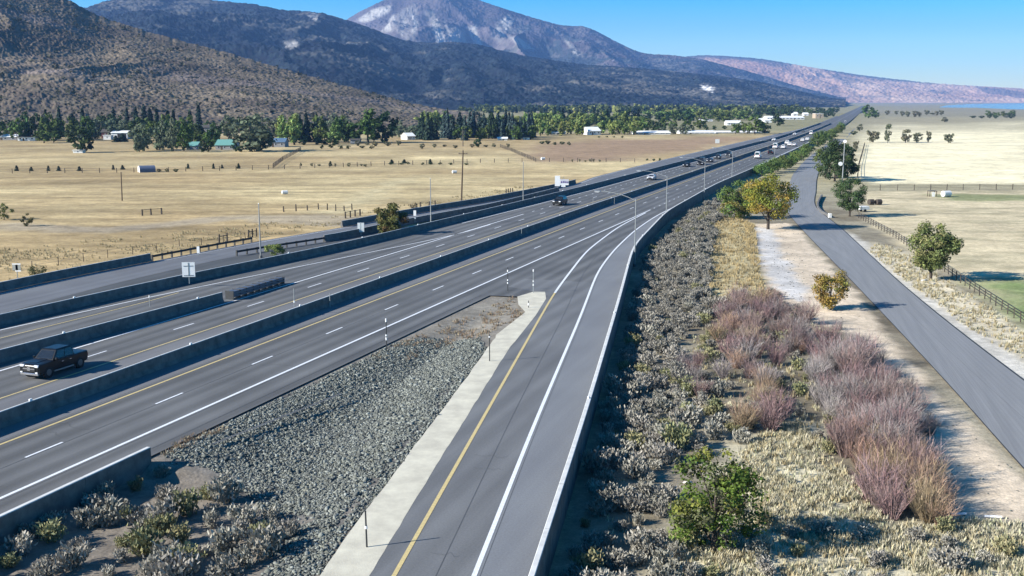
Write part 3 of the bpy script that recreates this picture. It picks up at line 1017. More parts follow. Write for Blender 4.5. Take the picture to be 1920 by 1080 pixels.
# ------------------------------------------------------------------ street lamps
def lamp(label, px, py, h, z, arm=None, group=None, lean=0.0):
    x, y = G(px, py, z)
    root = thing('street_lamp', label, 'street lamp', (x, y, z), 0, group)
    MB().tube((0, 0, -.1), (0, 0, .35), .22, .22, 10).build('base', MAT['concrete'], root)
    MB().tube((0, 0, .3), (lean, 0, h), .10, .06, 10).build('pole', MAT['pole'], root)
    if arm:
        ax, ay, up = arm
        pts, rs = [], []
        for q in np.linspace(0, 1, 9):
            pts.append((lean + ax * q, ay * q, h - .25 + up * (1 - (1 - q) ** 2)))
            rs.append(.05 - .018 * q)
        MB().path(pts, rs, 7).build('arm', MAT['pole'], root)
        e = pts[-1]
        d = Vector((ax, ay, 0)).normalized()
        hb = MB().box(-.05, .85, -.19, .19, -.08, .07)
        o = hb.build('lamp_head', MAT['steel'], root, .05, loc=e)
        o.rotation_euler = (0, 0, math.atan2(ay, ax))
        l = MB().box(.15, .75, -.14, .14, -.115, -.082).build('lens', MAT['lamp'], o)
    else:
        MB().tube((lean, 0, h), (lean, 0, h + .08), .09, .05, 8).build('cap', MAT['steel'], root)
    return root


tl = np.array([-RD[1], RD[0]])
for lab, px, py, top in (('tall grey street lamp with a curved arm, beside the bend of the ramp wall', 1190, 500, 373),
                         ('grey street lamp behind the ramp wall, second one along from the ramp bend', 1249, 416, 330),
                         ('grey street lamp just left of the green and yellow trees', 1320, 376, 303),
                         ('grey street lamp whose foot is hidden by the green and yellow trees', 1372, 343, 283),
                         ('faint grey street lamp beside the roadside hedge, farthest along the wall', 1452, 296, 268)):
    x, y = G(px, py, ZR)
    zz = np.linspace(0, 14, 1401); h = zz[np.argmin(np.abs(PROJ(x, y, ZR + zz)[1] - top))]
    lamp(lab, px, py, h, ZR, (tl[0] * 5.0, tl[1] * 5.0, 1.15), 'street lamps behind the ramp wall')
for lab, px, py, top in (('slim grey lamp post left of the small yellow green shrub', 489, 484, 382),
                         ('slim grey lamp post on the dirt strip right of the big roadside bush', 808, 421, 335),
                         ('slim grey lamp post at the barrier, to the right of the leaning utility pole', 981, 379, 304)):
    x, y = G(px, py, 0)
    zz = np.linspace(0, 14, 1401); h = zz[np.argmin(np.abs(PROJ(x, y, zz)[1] - top))]
    lamp(lab, px, py, h, 0, None, 'lamp posts along the southbound side')

# ------------------------------------------------------------------ utility poles
def upole(label, px, py, h, z, lean, r, cross=True):
    x, y = G(px, py, z)
    root = thing('utility_pole', label, 'utility pole', (x, y, z))
    MB().tube((0, 0, -.3), (lean, 0, h), r, r * .72, 9).build('pole', MAT['wood'], root)
    if cross:
        MB().box(lean - .95, lean + .95, -.06, .06, h - .75, h - .62).build('crossarm', MAT['wood'], root)
        for q in (-.85, .85, 0):
            zb = h - .62 if q else h
            MB().tube((lean + q, 0, zb), (lean + q, 0, zb + .2), .05, .03, 6).build('insulator', MAT['darksteel'], root)
    return root


upole('tall leaning wooden utility pole with a short crossarm in the field', 865, 379, 11.0, -.3, .45, .19)
upole('short bare wooden pole standing alone in the left field', 229, 376, 6.2, -.3, .15, .14, False)
upole('small distant wooden utility pole before the dark conifers', 868, 274, 7.5, -.3, .1, .22)

# pale pole with two white discs beside the dark trees on the right
x, y = G(1579, 346, ZR)
root = thing('service_pole', 'pale pole with two round white discs before the dark roadside trees', 'pole', (x, y, ZR))
MB().tube((0, 0, 0), (.1, 0, 11.3), .16, .12, 9).build('pole', MAT['pole'], root)
MB().box(-.8, .95, -.05, .05, 7.9, 8.02).build('crossarm', MAT['pole'], root)
MB().tube((-.75, -.22, 5.6), (-.75, -.02, 5.6), .55, .55, 14).build('disc', MAT['signwhite'], root)
MB().box(-.75, .1, -.03, .03, 5.55, 5.65).build('bracket', MAT['steel'], root)
MB().tube((.05, -.30, 11.6), (.15, -.1, 11.6), .42, .42, 14).build('disc', MAT['signwhite'], root)
MB().tube((.1, -.1, 11.2), (.1, -.1, 12.2), .05, .05, 6).build('bracket', MAT['steel'], root)

# ------------------------------------------------------------------ road signs
def sign(label, px, py, z, panels, h, postx=(0,), rz=None, mat='alum', cat='road sign', postmat='steel'):
    """panels: (x0, x1, z0, z1, material, bars) in metres from the post's foot"""
    x, y = G(px, py, z)
    root = thing('road_sign', label, cat, (x, y, z), 0 if rz is None else rz)
    for p in postx:
        MB().box(p - .045, p + .045, -.045, .045, -.05, h).build('post', MAT[postmat], root)
    for x0, x1, z0, z1, mt, bars in panels:
        o = MB().box(x0, x1, -.075, -.05, z0, z1).build('panel', MAT[mt], root)
        for b0, b1, c0_, c1_, bm in bars:
            MB().box(b0, b1, -.10, -.077, c0_, c1_).build('bar', MAT[bm], o)
    return root


sign('large pale square sign seen from behind, on the outer southbound barrier', 355, 531, .45,
     [(-.72, .72, .75, 2.45, 'signwhite', [(-.55, .55, 1.98, 2.04, 'attn'), (-.55, .55, .88, .94, 'attn'), (-.05, .05, .94, 1.98, 'steel'), (-.05, .05, 2.04, 2.40, 'steel')])], 2.45, rz=.1)
sign('small white and grey sign on a post at the far left edge of the field', 33, 521, -.3,
     [(-.5, .5, .95, 1.65, 'steel', []), (-.52, .52, 1.66, 1.80, 'signwhite', []), (-.2, .52, .80, .94, 'signwhite', []), (-.12, .16, .96, 1.64, 'signpurple', [])], 1.8)
sign('small narrow white sign above the end of the dark field barrier', 372, 478, 0, [(-.17, .20, .25, 1.2, 'signwhite', [])], 1.2)
sign('double pale grey sign seen from behind, left of the big roadside bush', 677, 441, 0,
     [(-.52, -.05, .5, 2.0, 'alum', []), (.05, .52, .5, 2.0, 'alum', [])], 2.05)
sign('small white rectangular sign just right of the big roadside bush', 778, 419, 0, [(-.22, .24, 1.35, 2.3, 'signwhite', []), (-.16, .16, .85, 1.02, 'signwhite', [])], 2.3)
sign('tall white sign with a wide purple lettered panel above the field barrier', 1050, 356, 0,
     [(-1.25, -.02, .9, 3.4, 'signwhite', []),
      (.02, 2.05, 1.15, 2.55, 'signwhite', [(.1, 1.95, 2.32, 2.42, 'signpurple'), (.15, .55, 1.62, 2.10, 'signpurple'), (.68, 1.1, 1.66, 2.14, 'signpurple'), (1.22, 1.55, 1.62, 2.10, 'signpurple'), (1.66, 1.95, 1.60, 2.06, 'signpurple')]),
      (.3, 1.3, .72, 1.12, 'signwhite', [])], 3.3, (-.6, .9))
sign('pale square sign seen from behind, in the brown field by the outer road', 1345, 270, -.2, [(-1.1, 1.0, .4, 2.4, 'alum', [])], 2.4)

# ------------------------------------------------------------------ roadside marker posts
def marker(label, px, py, z, h, bands, mat='darksteel', r=.045, group='marker posts', lean=0.0):
    x, y = G(px, py, z)
    root = thing('marker_post', label, 'marker post', (x, y, z), 0, group)
    MB().tube((0, 0, -.2), (lean, 0, h), r, r * .9, 7).build('post', MAT[mat], root)
    for b0, b1 in bands:
        MB().tube((lean * b0 / h, -.0, b0), (lean * b1 / h, 0, b1), r + .025, r + .025, 7).build('band', MAT['signwhite'], root)
    return root


marker('tall dark marker post with white bands behind the rock bed', 725, 659, -.1, 2.9, [(1.0, 1.25), (1.35, 1.5), (2.6, 2.9)])
marker('tall banded marker post at the left of the bare gravel tip', 952, 546, -.05, 2.75, [(.85, 1.05), (1.2, 1.36), (2.2, 2.45)])
marker('tall banded marker post standing in the pale concrete head', 1000, 549, 0, 2.65, [(.8, 1.0), (1.25, 1.4), (2.4, 2.65)], 'steel')
marker('dark marker post where the pale strip meets the upper rocks', 918, 677, 0, 2.25, [(2.0, 2.1)])
marker('dark marker post nearest the camera on the pale strip, casting a long shadow', 688, 1026, 0, 1.85, [(.95, 1.08)], lean=-.03)
marker('short broken stub standing on the head of the pale strip', 991, 577, 0, .75, [(.25, .5)])
marker('pale marker post on the median barrier, left of its twin', 552, 572, 1.0, 1.7, [(.25, .45)], 'pole')
marker('pale marker post on the median barrier, right of its twin', 619, 574, .15, 1.35, [], 'pole')
marker('pale slim marker post above the gore barrier, left of the crash cushion', 281, 571, .3, 1.0, [(.75, .95)], 'pole')
marker('pale slim marker post on the median barrier near the black estate car', 1112, 382, 1.0, 1.4, [], 'pole')
marker('pale slim post against the dark median face near the curved lamp arm', 1152, 381, .3, 1.2, [], 'pole')
marker('pale short post against the dark median face in mid view', 978, 441, .3, 1.2, [], 'pole')

# ------------------------------------------------------------------ fences
def fence(label, pts, z, h, gap, post='fencewood', pr=.06, rails=(.55, .95), rr=.02, railmat='wire', jitter=.0):
    P = np.array([G(x, y, z) for x, y in pts])
    L = np.concatenate([[0], np.cumsum(np.linalg.norm(np.diff(P, axis=0), axis=1))])
    n = max(2, int(round(L[-1] / gap)) + 1)
    q = np.linspace(0, L[-1], n)
    X = np.interp(q, L, P[:, 0]); Y = np.interp(q, L, P[:, 1])
    x, y = X[0], Y[0]
    root = thing('fence', label, 'fence', (x, y, z))
    pm = MB().box(-pr, pr, -pr, pr, -.2, h, pr * .15).mesh('post'); pm.materials.append(MAT[post])
    for i in range(min(n, 280)):
        o = link('post', pm, None, root, (X[i] - x, Y[i] - y, 0))
        o.rotation_euler = (random.uniform(-.04, .04), random.uniform(-.04, .04), random.uniform(0, 3))
        o.scale = (1, 1, random.uniform(1 - jitter, 1 + jitter))
    for k in rails:
        r_ = MB()
        for i in range(n - 1):
            r_.tube((X[i] - x, Y[i] - y, h * k), (X[i + 1] - x, Y[i + 1] - y, h * k), rr, rr, 4)
        r_.build('rail', MAT[railmat], root)
    return root


fence('dark rail fence down the grassy bank right of the local road', [(1610, 409), (1680, 447), (1720, 474), (1800, 530), (1850, 563), (1925, 612), (2000, 660)], ZR, 1.15, 2.2, rails=(.4, .68, .93), rr=.03, pr=.05, railmat='fencewood')
fence('thin wire fence across the right pasture in front of the bright field', [(1618, 357), (1700, 357), (1800, 356), (1960, 355)], ZR, 1.5, 4.5, pr=.07, rails=(.45, .75, .97), rr=.025)
fence('dark fence line climbing away along the left edge of the bright field', [(1608, 333), (1610, 312), (1616, 291), (1621, 272)], ZR, 1.3, 5, pr=.11, rails=(.5, .93), rr=.05, railmat='fencewood')
fence('thin wire fence across the middle of the left fields by the young trees', [(-10, 325), (120, 324), (260, 323), (400, 320), (560, 316), (720, 310), (900, 305), (1040, 303), (1190, 304)], -.3, 1.4, 5, pr=.09, rails=(.45, .9), rr=.03)
fence('three heavy dark posts with a rail in the left field', [(267, 404), (285, 402), (303, 401)], -.3, 1.15, 2.6, pr=.12, rails=(.9,), rr=.05, railmat='fencewood')
fence('row of uneven dark posts along the dirt track in the field', [(532, 397), (550, 396), (575, 394), (600, 392), (640, 396), (660, 393)], -.3, 1.1, 2.6, pr=.10, rails=(.55,), rr=.03, jitter=.25)
fence('low posts of the field gate before the double grey sign', [(648, 409), (664, 406), (675, 404)], -.3, 1.2, 1.9, pr=.12, rails=(.9,), rr=.05, railmat='fencewood')
fence('braced pair of dark posts standing behind the field barrier near the small white sign', [(411, 455), (426, 452)], -.3, 1.3, 1.5, pr=.1, rails=(.7,), rr=.07, railmat='fencewood')
fence('braced pair of dark posts right beside the slim lamp post', [(466, 446), (481, 443)], -.3, 1.3, 1.4, pr=.1, rails=(.7,), rr=.07, railmat='fencewood')
fence('thin wire fence close behind the field barrier of the outer road', [(60, 505), (200, 483), (400, 456), (460, 449)], -.3, 1.1, 4, pr=.04, rails=(.5, .95), rr=.015)
fence('three short dark posts between the white sign and the utility pole', [(788, 388), (804, 387), (816, 385)], -.3, 1.0, 2.3, pr=.11, rails=(.8,), rr=.03)
fence('three short dark posts beyond the barrier left of the slim lamp post', [(949, 362), (955, 361), (961, 360)], -.3, 1.0, 1.2, pr=.11, rails=(), rr=.03)
fence('dark fence running diagonally up the pasture toward the trees', [(512, 315), (530, 301), (548, 291), (564, 282)], -.3, 1.5, 4, pr=.1, rails=(.45, .9), rr=.045, railmat='fencewood')
fence('dark fence running diagonally down from the brown field to the posts', [(938, 276), (960, 284), (985, 295), (1003, 302)], -.3, 1.4, 4, pr=.1, rails=(.45, .9), rr=.045, railmat='fencewood')

# ------------------------------------------------------------------ vehicles
PAINT = {}


def paint(rgb):
    if rgb not in PAINT:
        PAINT[rgb] = M('car_paint', rgb, .32, 0, rgb2=tuple(c * .9 for c in rgb), coat=.12, spec=.3)
    return PAINT[rgb]


def slab(prof, W, inset=.07, edge=.16):
    """side outline carried across the width, pulled in at the flanks"""
    P = np.array(prof); c = P.mean(0)
    r = []
    for y, k in ((-W / 2, 1 - inset), (-W / 2 + edge, 1), (W / 2 - edge, 1), (W / 2, 1 - inset)):
        q = c + (P - c) * np.array([1 - (1 - k) * .5, 1])
        if k < 1:
            q[:, 1] = np.where(P[:, 1] > c[1], P[:, 1] - .035, P[:, 1] + .03)
        r.append([(a, y, b_) for a, b_ in q])
    return r


CARS = {
    # lower outline (x, z), cabin belt, cabin roof: x0, x1, z  — front at +x
    'pickup': dict(L=5.4, W=1.98, low=[(-2.68, .60), (-2.70, 1.24), (-1.15, 1.25), (1.05, 1.27), (2.46, 1.22), (2.66, 1.10), (2.70, .5), (2.55, .42), (-2.5, .44)], belt=(-1.22, 1.18, 1.24), roof=(-1.12, .52, 1.98), wheels=(-1.68, 1.72), r=.44),
    'suv': dict(L=4.75, W=1.92, low=[(-2.36, .5), (-2.4, 1.05), (-2.2, 1.12), (1.0, 1.10), (2.1, 1.0), (2.36, .75), (2.38, .42), (2.2, .3), (-2.2, .32)], belt=(-2.25, 1.15, 1.10), roof=(-2.0, .35, 1.74), wheels=(-1.4, 1.45), r=.37),
    'sedan': dict(L=4.7, W=1.83, low=[(-2.33, .42), (-2.35, .88), (-2.1, .98), (.95, .95), (2.1, .82), (2.34, .6), (2.35, .35), (2.15, .24), (-2.15, .25)], belt=(-1.85, 1.15, .95), roof=(-1.05, .25, 1.44), wheels=(-1.38, 1.42), r=.33),
    'van': dict(L=5.6, W=2.05, low=[(-2.8, .45), (-2.8, 1.3), (1.9, 1.25), (2.55, 1.05), (2.8, .8), (2.8, .4), (2.6, .3), (-2.6, .32)], belt=(-2.78, 1.95, 1.25), roof=(-2.7, 1.15, 2.5), wheels=(-1.75, 1.75), r=.37),
}


def make_car(label, cat, kind, rgb, x, y, z, rz, group=None, fine=True):
    c = CARS[kind]
    pm = paint(rgb)
    root = thing({'pickup': 'pickup_truck', 'suv': 'suv', 'sedan': 'car', 'van': 'van'}[kind], label, cat, (x, y, z), rz, group)
    W = c['W']
    MB().loft(slab(c['low'], W)).build('body', pm, root, .03)
    b0, b1, bz = c['belt']; r0, r1, rzf = c['roof']
    wb, wr = W / 2 - .06, W / 2 - .27
    mid = .5 * (bz + rzf)
    A = [[(b0, -wb, bz - .02), (b1, -wb, bz - .02), (b1, wb, bz - .02), (b0, wb, bz - .02)],
         [(r0, -wr, rzf - .07), (r1, -wr, rzf - .07), (r1, wr, rzf - .07), (r0, wr, rzf - .07)],
         [(r0 + .1, -wr + .1, rzf), (r1 - .12, -wr + .1, rzf), (r1 - .12, wr - .1, rzf), (r0 + .1, wr - .1, rzf)]]
    MB().loft(A).build('cabin', pm, root, .02)

    def lerp(p, q, k): return tuple(a + (b_ - a) * k for a, b_ in zip(p, q))

    def pane(name, a, b_, c_, d_, n, u0=.08, u1=.92, v0=.14, v1=.90):
        bl, br = lerp(a, b_, u0), lerp(a, b_, u1)
        tl_, tr_ = lerp(d_, c_, u0), lerp(d_, c_, u1)
        q = [lerp(bl, tl_, v0), lerp(br, tr_, v0), lerp(br, tr_, v1), lerp(bl, tl_, v1)]
        out = [tuple(p[i] + n[i] * .012 for i in range(3)) for p in q]
        inn = [tuple(p[i] - n[i] * .03 for i in range(3)) for p in q]
        MB().loft([inn, out]).build(name, MAT['glass'], root)
    lo, hi = A[0], A[1]
    pane('windscreen', lo[1], lo[2], hi[2], hi[1], (.7, 0, .7))
    pane('rear_window', lo[3], lo[0], hi[0], hi[3], (-.8, 0, .4))
    for sgn, i, j in ((-1, 0, 1), (1, 3, 2)):
        if kind == 'van':
            pane('side_window', lo[i], lo[j], hi[j], hi[i], (0, sgn, .2), .72, .93)
        else:
            pane('side_window', lo[i], lo[j], hi[j], hi[i], (0, sgn, .2), .06, .46)
            pane('side_window', lo[i], lo[j], hi[j], hi[i], (0, sgn, .2), .51, .90)
    R = c['r']
    for wx in c['wheels']:
        for sgn in (-1, 1):
            yy = sgn * (W / 2 - .09)
            w_ = MB().tube((wx, yy - .11, R), (wx, yy + .11, R), R, R, 16).build('wheel', MAT['black'], root, .02)
            if fine:
                MB().tube((wx, yy + sgn * .10, R), (wx, yy + sgn * .125, R), R * .62, R * .55, 12).build('rim', MAT['rim'], w_)
                MB().tube((wx, sgn * (W / 2 - .16), R + .02), (wx, sgn * (W / 2 - .02), R + .02), R * 1.17, R * 1.17, 16).build('wheel_arch', MAT['black'], root)
    fx = max(p[0] for p in c['low']); rx = min(p[0] for p in c['low'])
    fz = c['low'][4][1] - .2
    for sgn in (-1, 1):
        MB().box(fx - .16, fx + .012, sgn * (W / 2 - .32) - .2, sgn * (W / 2 - .32) + .2, fz - .02, fz + .15).build('headlight', MAT['lamp'], root, .02)
        MB().box(rx - .012, rx + .1, sgn * (W / 2 - .2) - .12, sgn * (W / 2 - .2) + .12, .8 if kind != 'van' else 1.0, 1.02 if kind != 'van' else 1.5).build('tail_light', MAT['tail'], root)
        if fine:
            MB().box(b1 - .35, b1 - .15, sgn * (W / 2 + .09) - .1, sgn * (W / 2 + .09) + .1, bz + .02, bz + .2).build('mirror', pm, root, .03)
    if kind == 'pickup':
        g_ = MB().box(fx - .1, fx + .02, -.58, .58, .66, 1.06).build('grille', MAT['black'], root, .02)
        MB().box(fx + .015, fx + .045, -.56, .56, .84, .90).build('grille_bar', MAT['chrome'], g_)
        MB().box(fx + .015, fx + .045, -.14, .14, .74, 1.0).build('badge', MAT['chrome'], g_)
        MB().loft([[(.95, -.42, 1.25), (.95, .42, 1.25), (2.3, .36, 1.21), (2.3, -.36, 1.21)], [(1.05, -.36, 1.31), (1.05, .36, 1.31), (2.2, .30, 1.265), (2.2, -.30, 1.265)]]).build('bonnet_bulge', pm, root, .015)
        for sgn in (-1, 1):
            MB().box(fx - .05, fx + .05, sgn * .72 - .1, sgn * .72 + .1, .56, .64).build('fog_lamp', MAT['lamp'], root)
    else:
        MB().box(fx - .1, fx + .02, -.45, .45, fz - .06, fz + .12).build('grille', MAT['black'], root)
    MB().box(fx - .12, fx + .035, -W / 2 + .12, W / 2 - .12, .36, .54).build('bumper', MAT['chrome'] if kind == 'pickup' else MAT['black'], root, .03)
    MB().box(rx - .03, rx + .1, -W / 2 + .12, W / 2 - .12, .42, .6).build('bumper', MAT['black'] if kind != 'pickup' else MAT['chrome'], root, .03)
    if kind == 'pickup':
        MB().box(-2.6, -1.27, -W / 2 + .12, W / 2 - .12, 1.145, 1.19).build('bed_cover', MAT['black'], root)
        for sgn in (-1, 1):
            MB().box(-.9, 1.2, sgn * (W / 2 + .02) - .08, sgn * (W / 2 + .02) + .08, .40, .47).build('running_board', MAT['steel'], root)
            for k in range(2):
                MB().box(.1 - k * .85, .3 - k * .85, sgn * (W / 2 + .003) - .02, sgn * (W / 2 + .003) + .02, .98, 1.03).build('door_handle', MAT['chrome'], root)
    return root


SBR = HEAD + math.pi
BLK, WHT, SLV, DGR = (.008, .009, .011), (.80, .80, .80), (.45, .46, .48), (.03, .032, .036)
sb = 'vehicles coming toward the camera'
nbg = 'vehicles driving away'
VEH = [('black crew cab pickup truck in the nearest southbound lane', 'pickup truck', 'pickup', BLK, 104, 697, 0, SBR, sb),
       ('black estate car alone on the southbound lanes in mid view', 'suv', 'suv', BLK, 1050, 384, 0, SBR, sb),
       ('dark car with a bright bonnet, following far behind the black estate car', 'car', 'sedan', SLV, 1222, 337, 0, SBR, sb),
       ('low dark car beside the outer barrier, before the dark van', 'car', 'sedan', BLK, 1287, 312.5, 0, SBR, sb),
       ('dark tall van with a white roof behind the third street lamp', 'van', 'van', BLK, 1315, 309, 0, SBR, sb),
       ('dark car right behind the tall dark van', 'car', 'sedan', DGR, 1331, 304, 0, SBR, sb),
       ('dark car with bright lights between two dark vehicles', 'car', 'suv', DGR, 1346, 298, 0, SBR, sb),
       ('dark pickup beside the fourth street lamp, leading southbound group', 'pickup truck', 'pickup', BLK, 1366, 294.5, 0, SBR, sb),
       ('white low car southbound opposite the northbound white group', 'car', 'sedan', WHT, 1451, 264.5, 0, SBR, sb),
       ('tiny white car far along the southbound lanes', 'car', 'sedan', WHT, 1490, 253.5, 0, SBR, sb),
       ('tiny dark car far along the southbound lanes, behind a white one', 'car', 'sedan', DGR, 1506, 247.5, 0, SBR, sb),
       ('white van driving away ahead of the fourth street lamp', 'van', 'van', WHT, 1421, 297, 0, HEAD, nbg),
       ('black car driving away beside the roadside hedge', 'car', 'suv', BLK, 1445, 289, 0, HEAD, nbg),
       ('large white van in the left northbound lane behind the median', 'van', 'van', WHT, 1454, 278.5, 0, HEAD, nbg),
       ('white car in the right lane next to the larger white van', 'car', 'suv', WHT, 1469, 279, 0, HEAD, nbg),
       ('white pickup leading on the left of the white group', 'pickup truck', 'pickup', WHT, 1476, 270.5, 0, HEAD, nbg),
       ('white long vehicle just right of the leading white pickup', 'van', 'suv', WHT, 1481, 273.5, 0, HEAD, nbg),
       ('small white car near the shoulder above the hedge', 'car', 'sedan', WHT, 1489, 274, 0, HEAD, nbg),
       ('white car farther on, left of a similar one', 'car', 'suv', WHT, 1505, 265.5, 0, HEAD, nbg),
       ('white car farther on, right of a similar one', 'car', 'suv', WHT, 1514, 263.5, 0, HEAD, nbg),
       ('white box van far ahead beside the median', 'van', 'van', WHT, 1521, 252.5, 0, HEAD, nbg),
       ('white van on the far shoulder above the green verge', 'van', 'van', WHT, 1585, 231, ZR, HEAD, nbg),
       ('dark car behind the white van on the far shoulder', 'car', 'suv', BLK, 1579, 236, ZR, HEAD, nbg)]
for lab, cat, kind, rgb, px, py, z, rz, g in VEH:
    x, y = G(px, py, z)
    make_car(lab, cat, kind, rgb, x, y, z + .015, rz, g, fine=py > 300)

# ------------------------------------------------------------------ buildings
def house(label, px0, px1, py, h_px, depth, wall, roof, rise=.35, flat=False, yaw=0.0, nwin=3, door=True, cat='house', name='house', z=-.35, openfront=False):
    p0, p1 = G(px0, py, z), G(px1, py, z)
    c = (p0 + p1) / 2
    w = float(np.linalg.norm(p1 - p0))
    h = CAM_H * h_px / (py - 188.0)
    root = thing(name, label, cat, (c[0], c[1], z), yaw)
    eh = h * (1 - (0 if flat else rise))
    MB().box(-w / 2, w / 2, 0, depth, -.3, eh).build('wall', wall, root)
    if flat:
        MB().box(-w / 2 - .25, w / 2 + .25, -.25, depth + .25, eh + .003, eh + .22).build('roof', roof, root)
    else:
        o = .35
        for sgn in (0, 1):
            y0, y1 = (-o, depth / 2) if sgn == 0 else (depth + o, depth / 2)
            r_ = MB()
            r_.loft([[(-w / 2 - o, y0, eh - .02), (w / 2 + o, y0, eh - .02), (w / 2 + o, y0, eh + .14), (-w / 2 - o, y0, eh + .14)],
                     [(-w / 2 - o, y1, h - .1), (w / 2 + o, y1, h - .1), (w / 2 + o, y1, h + .05), (-w / 2 - o, y1, h + .05)]])
            r_.build('roof', roof, root)
        for sx in (-w / 2 + .02, w / 2 - .02):
            g_ = MB(); g_.loft([[(sx - .02, 0.02, eh), (sx - .02, depth - .02, eh), (sx - .02, depth / 2, h - .12)], [(sx + .02, .02, eh), (sx + .02, depth - .02, eh), (sx + .02, depth / 2, h - .12)]])
            g_.build('gable', wall, root)
    if openfront:
        MB().box(-w * .12, w * .44, -.06, .02, 0, eh * .86).build('open_bay', MAT['black'], root)
    else:
        for k in range(nwin):
            q = -w / 2 + w * (k + .5) / nwin
            f_ = MB().box(q - w * .05 - .1, q + w * .05 + .1, -.05, .02, eh * .40, eh * .80).build('window', MAT['signwhite'], root)
            MB().box(q - w * .05, q + w * .05, -.07, -.052, eh * .43, eh * .77).build('pane', MAT['housewin'], f_)
        if door:
            q = -w / 2 + w * .25 if nwin % 2 else 0
            MB().box(q + w * .04, q + w * .04 + min(1.1, w * .1), -.05, .02, 0, eh * .75).build('door', MAT['wood'], root)
    return root


def bm_(n, rgb, **k): return M(n, rgb, .8, **k)


BW = bm_('white_siding', (.80, .80, .78)); BT = bm_('tan_siding', (.42, .34, .25)); BG = bm_('grey_siding', (.28, .28, .29)); BR = bm_('dark_red_siding', (.10, .03, .03))
RT = bm_('teal_metal_roof', (.14, .34, .30)); RW = bm_('white_metal_roof', (.85, .85, .83)); RD_ = bm_('dark_shingle_roof', (.07, .065, .06)); RB = bm_('blue_roof', (.09, .16, .25))
house('white shed with a big dark open bay among the dark trees', 209, 239, 261, 16, 9, BW, RW, .25, openfront=True, name='shed', cat='shed')
house('small white trailer left of the white shed with the dark bay', 194, 208, 262, 8, 4, BW, RW, flat=True, nwin=1, door=False, name='trailer', cat='trailer')
house('dark red barn tucked behind the small white trailer', 190, 206, 259, 18, 8, BR, RD_, .4, nwin=1, name='barn', cat='barn')
house('long dark house with a pale roof edge near the left border', -12, 32, 263, 11, 10, BG, RW, .45)
house('low white carport beside the long dark house at left', 33, 66, 264, 7, 6, BW, RD_, flat=True, nwin=3, name='carport', cat='carport')
house('low white trailer at the edge of the straw field, left', 137, 155, 287, 5, 3, BW, RW, flat=True, nwin=1, door=False, name='trailer', cat='trailer')
house('teal roofed house left of the two other teal roofs', 349, 369, 280, 14, 9, BG, RT, .55)
house('broad teal roofed house in the middle of three teal roofs', 404, 438, 281, 19, 11, BG, RT, .55)
house('dark house with blue green roof right of the big willow', 500, 534, 276, 17, 9, BG, RB, .45)
house('grey shed under a tall dark spire tree on the slope', 376, 393, 247, 9, 6, BG, RD_, .4, nwin=1, z=6, name='shed', cat='shed')
house('white gabled house in front of the tan hill, before the conifer row', 763, 779, 262, 13, 9, BW, RW, .5, yaw=.5)
house('dark shed with a white door at the field edge', 657, 674, 269, 9, 6, BG, RD_, .3, nwin=2, name='shed', cat='shed')
house('low pale shed at the foot of the dark conifer row', 933, 951, 263, 6, 5, BW, RW, .5, nwin=2, name='shed', cat='shed')
house('small house with dark roof between conifers and poplars', 981, 993, 262, 9, 6, BW, RD_, .5, nwin=1)
house('long white barn in front of the light green poplars', 1026, 1060, 252, 6, 10, BW, RW, .5, nwin=4, name='barn', cat='barn')
house('white house with steep gables among the poplars', 1103, 1127, 253, 15, 12, BW, RW, .5, nwin=3, yaw=.3)
house('very long white stable roof right of the white gabled house', 1187, 1257, 252, 6.5, 14, BW, RW, .6, nwin=7, name='stable', cat='stable')
house('second long white stable roof beyond a bare tree', 1274, 1340, 251, 6, 14, BW, RW, .6, nwin=7, name='stable', cat='stable')
house('long white wall roofed shed ending at the leafy trees near the freeway', 1342, 1440, 250, 4.5, 10, BW, RW, .6, nwin=8, name='stable', cat='stable')
house('white two storey house left of the leafy trees', 1363, 1390, 235, 9, 12, BW, RW, .5, nwin=3)
house('small pale house in a group of trees, left of the two storey white one', 1312, 1336, 228, 4, 12, BW, RW, .5, nwin=2)
house('white domed shed near the round dark tree', 1423, 1431, 229, 7, 7, BW, RW, .4, nwin=1, name='shed', cat='shed')
house('white shed beside the domed one near the freeway trees', 1433, 1447, 230, 7, 9, BW, RW, .4, nwin=1, name='shed', cat='shed')
house('long white warehouse left half beyond the round dark tree', 1438, 1464, 224, 6.5, 20, BW, RW, .5, nwin=5, name='warehouse', cat='warehouse')
house('long white warehouse right half ending at the tan building', 1466, 1508, 224, 6.5, 20, BW, RW, .5, nwin=6, name='warehouse', cat='warehouse')
house('small white gabled house above the long warehouse', 1487, 1496, 217, 7, 10, BW, RW, .5, nwin=1)
house('second small white gabled house above the warehouse end', 1507, 1516, 217, 6, 10, BW, RW, .5, nwin=1)
house('tan block building by the far freeway bend', 1529, 1544, 222, 9, 14, BT, RW, flat=True, nwin=2, name='building', cat='building')

# rounded shed in the field
x, y = G(247, 323, -.35)
hw, hh, dd = 1.95, 2.0, 4.6
root = thing('field_shed', 'small round topped blue grey shed with a white end in the field', 'shed', (x + 2.2, y, -.35), math.radians(-62))
A = np.linspace(0, math.pi, 11)
ring = lambda yy, k=1.0: [(-hw * k, yy, -.2)] + [(-hw * k * math.cos(a), yy, .6 + (hh - .6) * k * math.sin(a)) for a in A] + [(hw * k, yy, -.2)]
MB().loft([ring(0), ring(dd)]).build('shell', bm_('blue_grey_metal', (.10, .13, .2)), root)
MB().loft([ring(-.06, .96), ring(-.005, .96)]).build('end_wall', BW, root)
MB().box(-.5, .5, -.1, -.062, 0, 1.4).build('door', BG, root)
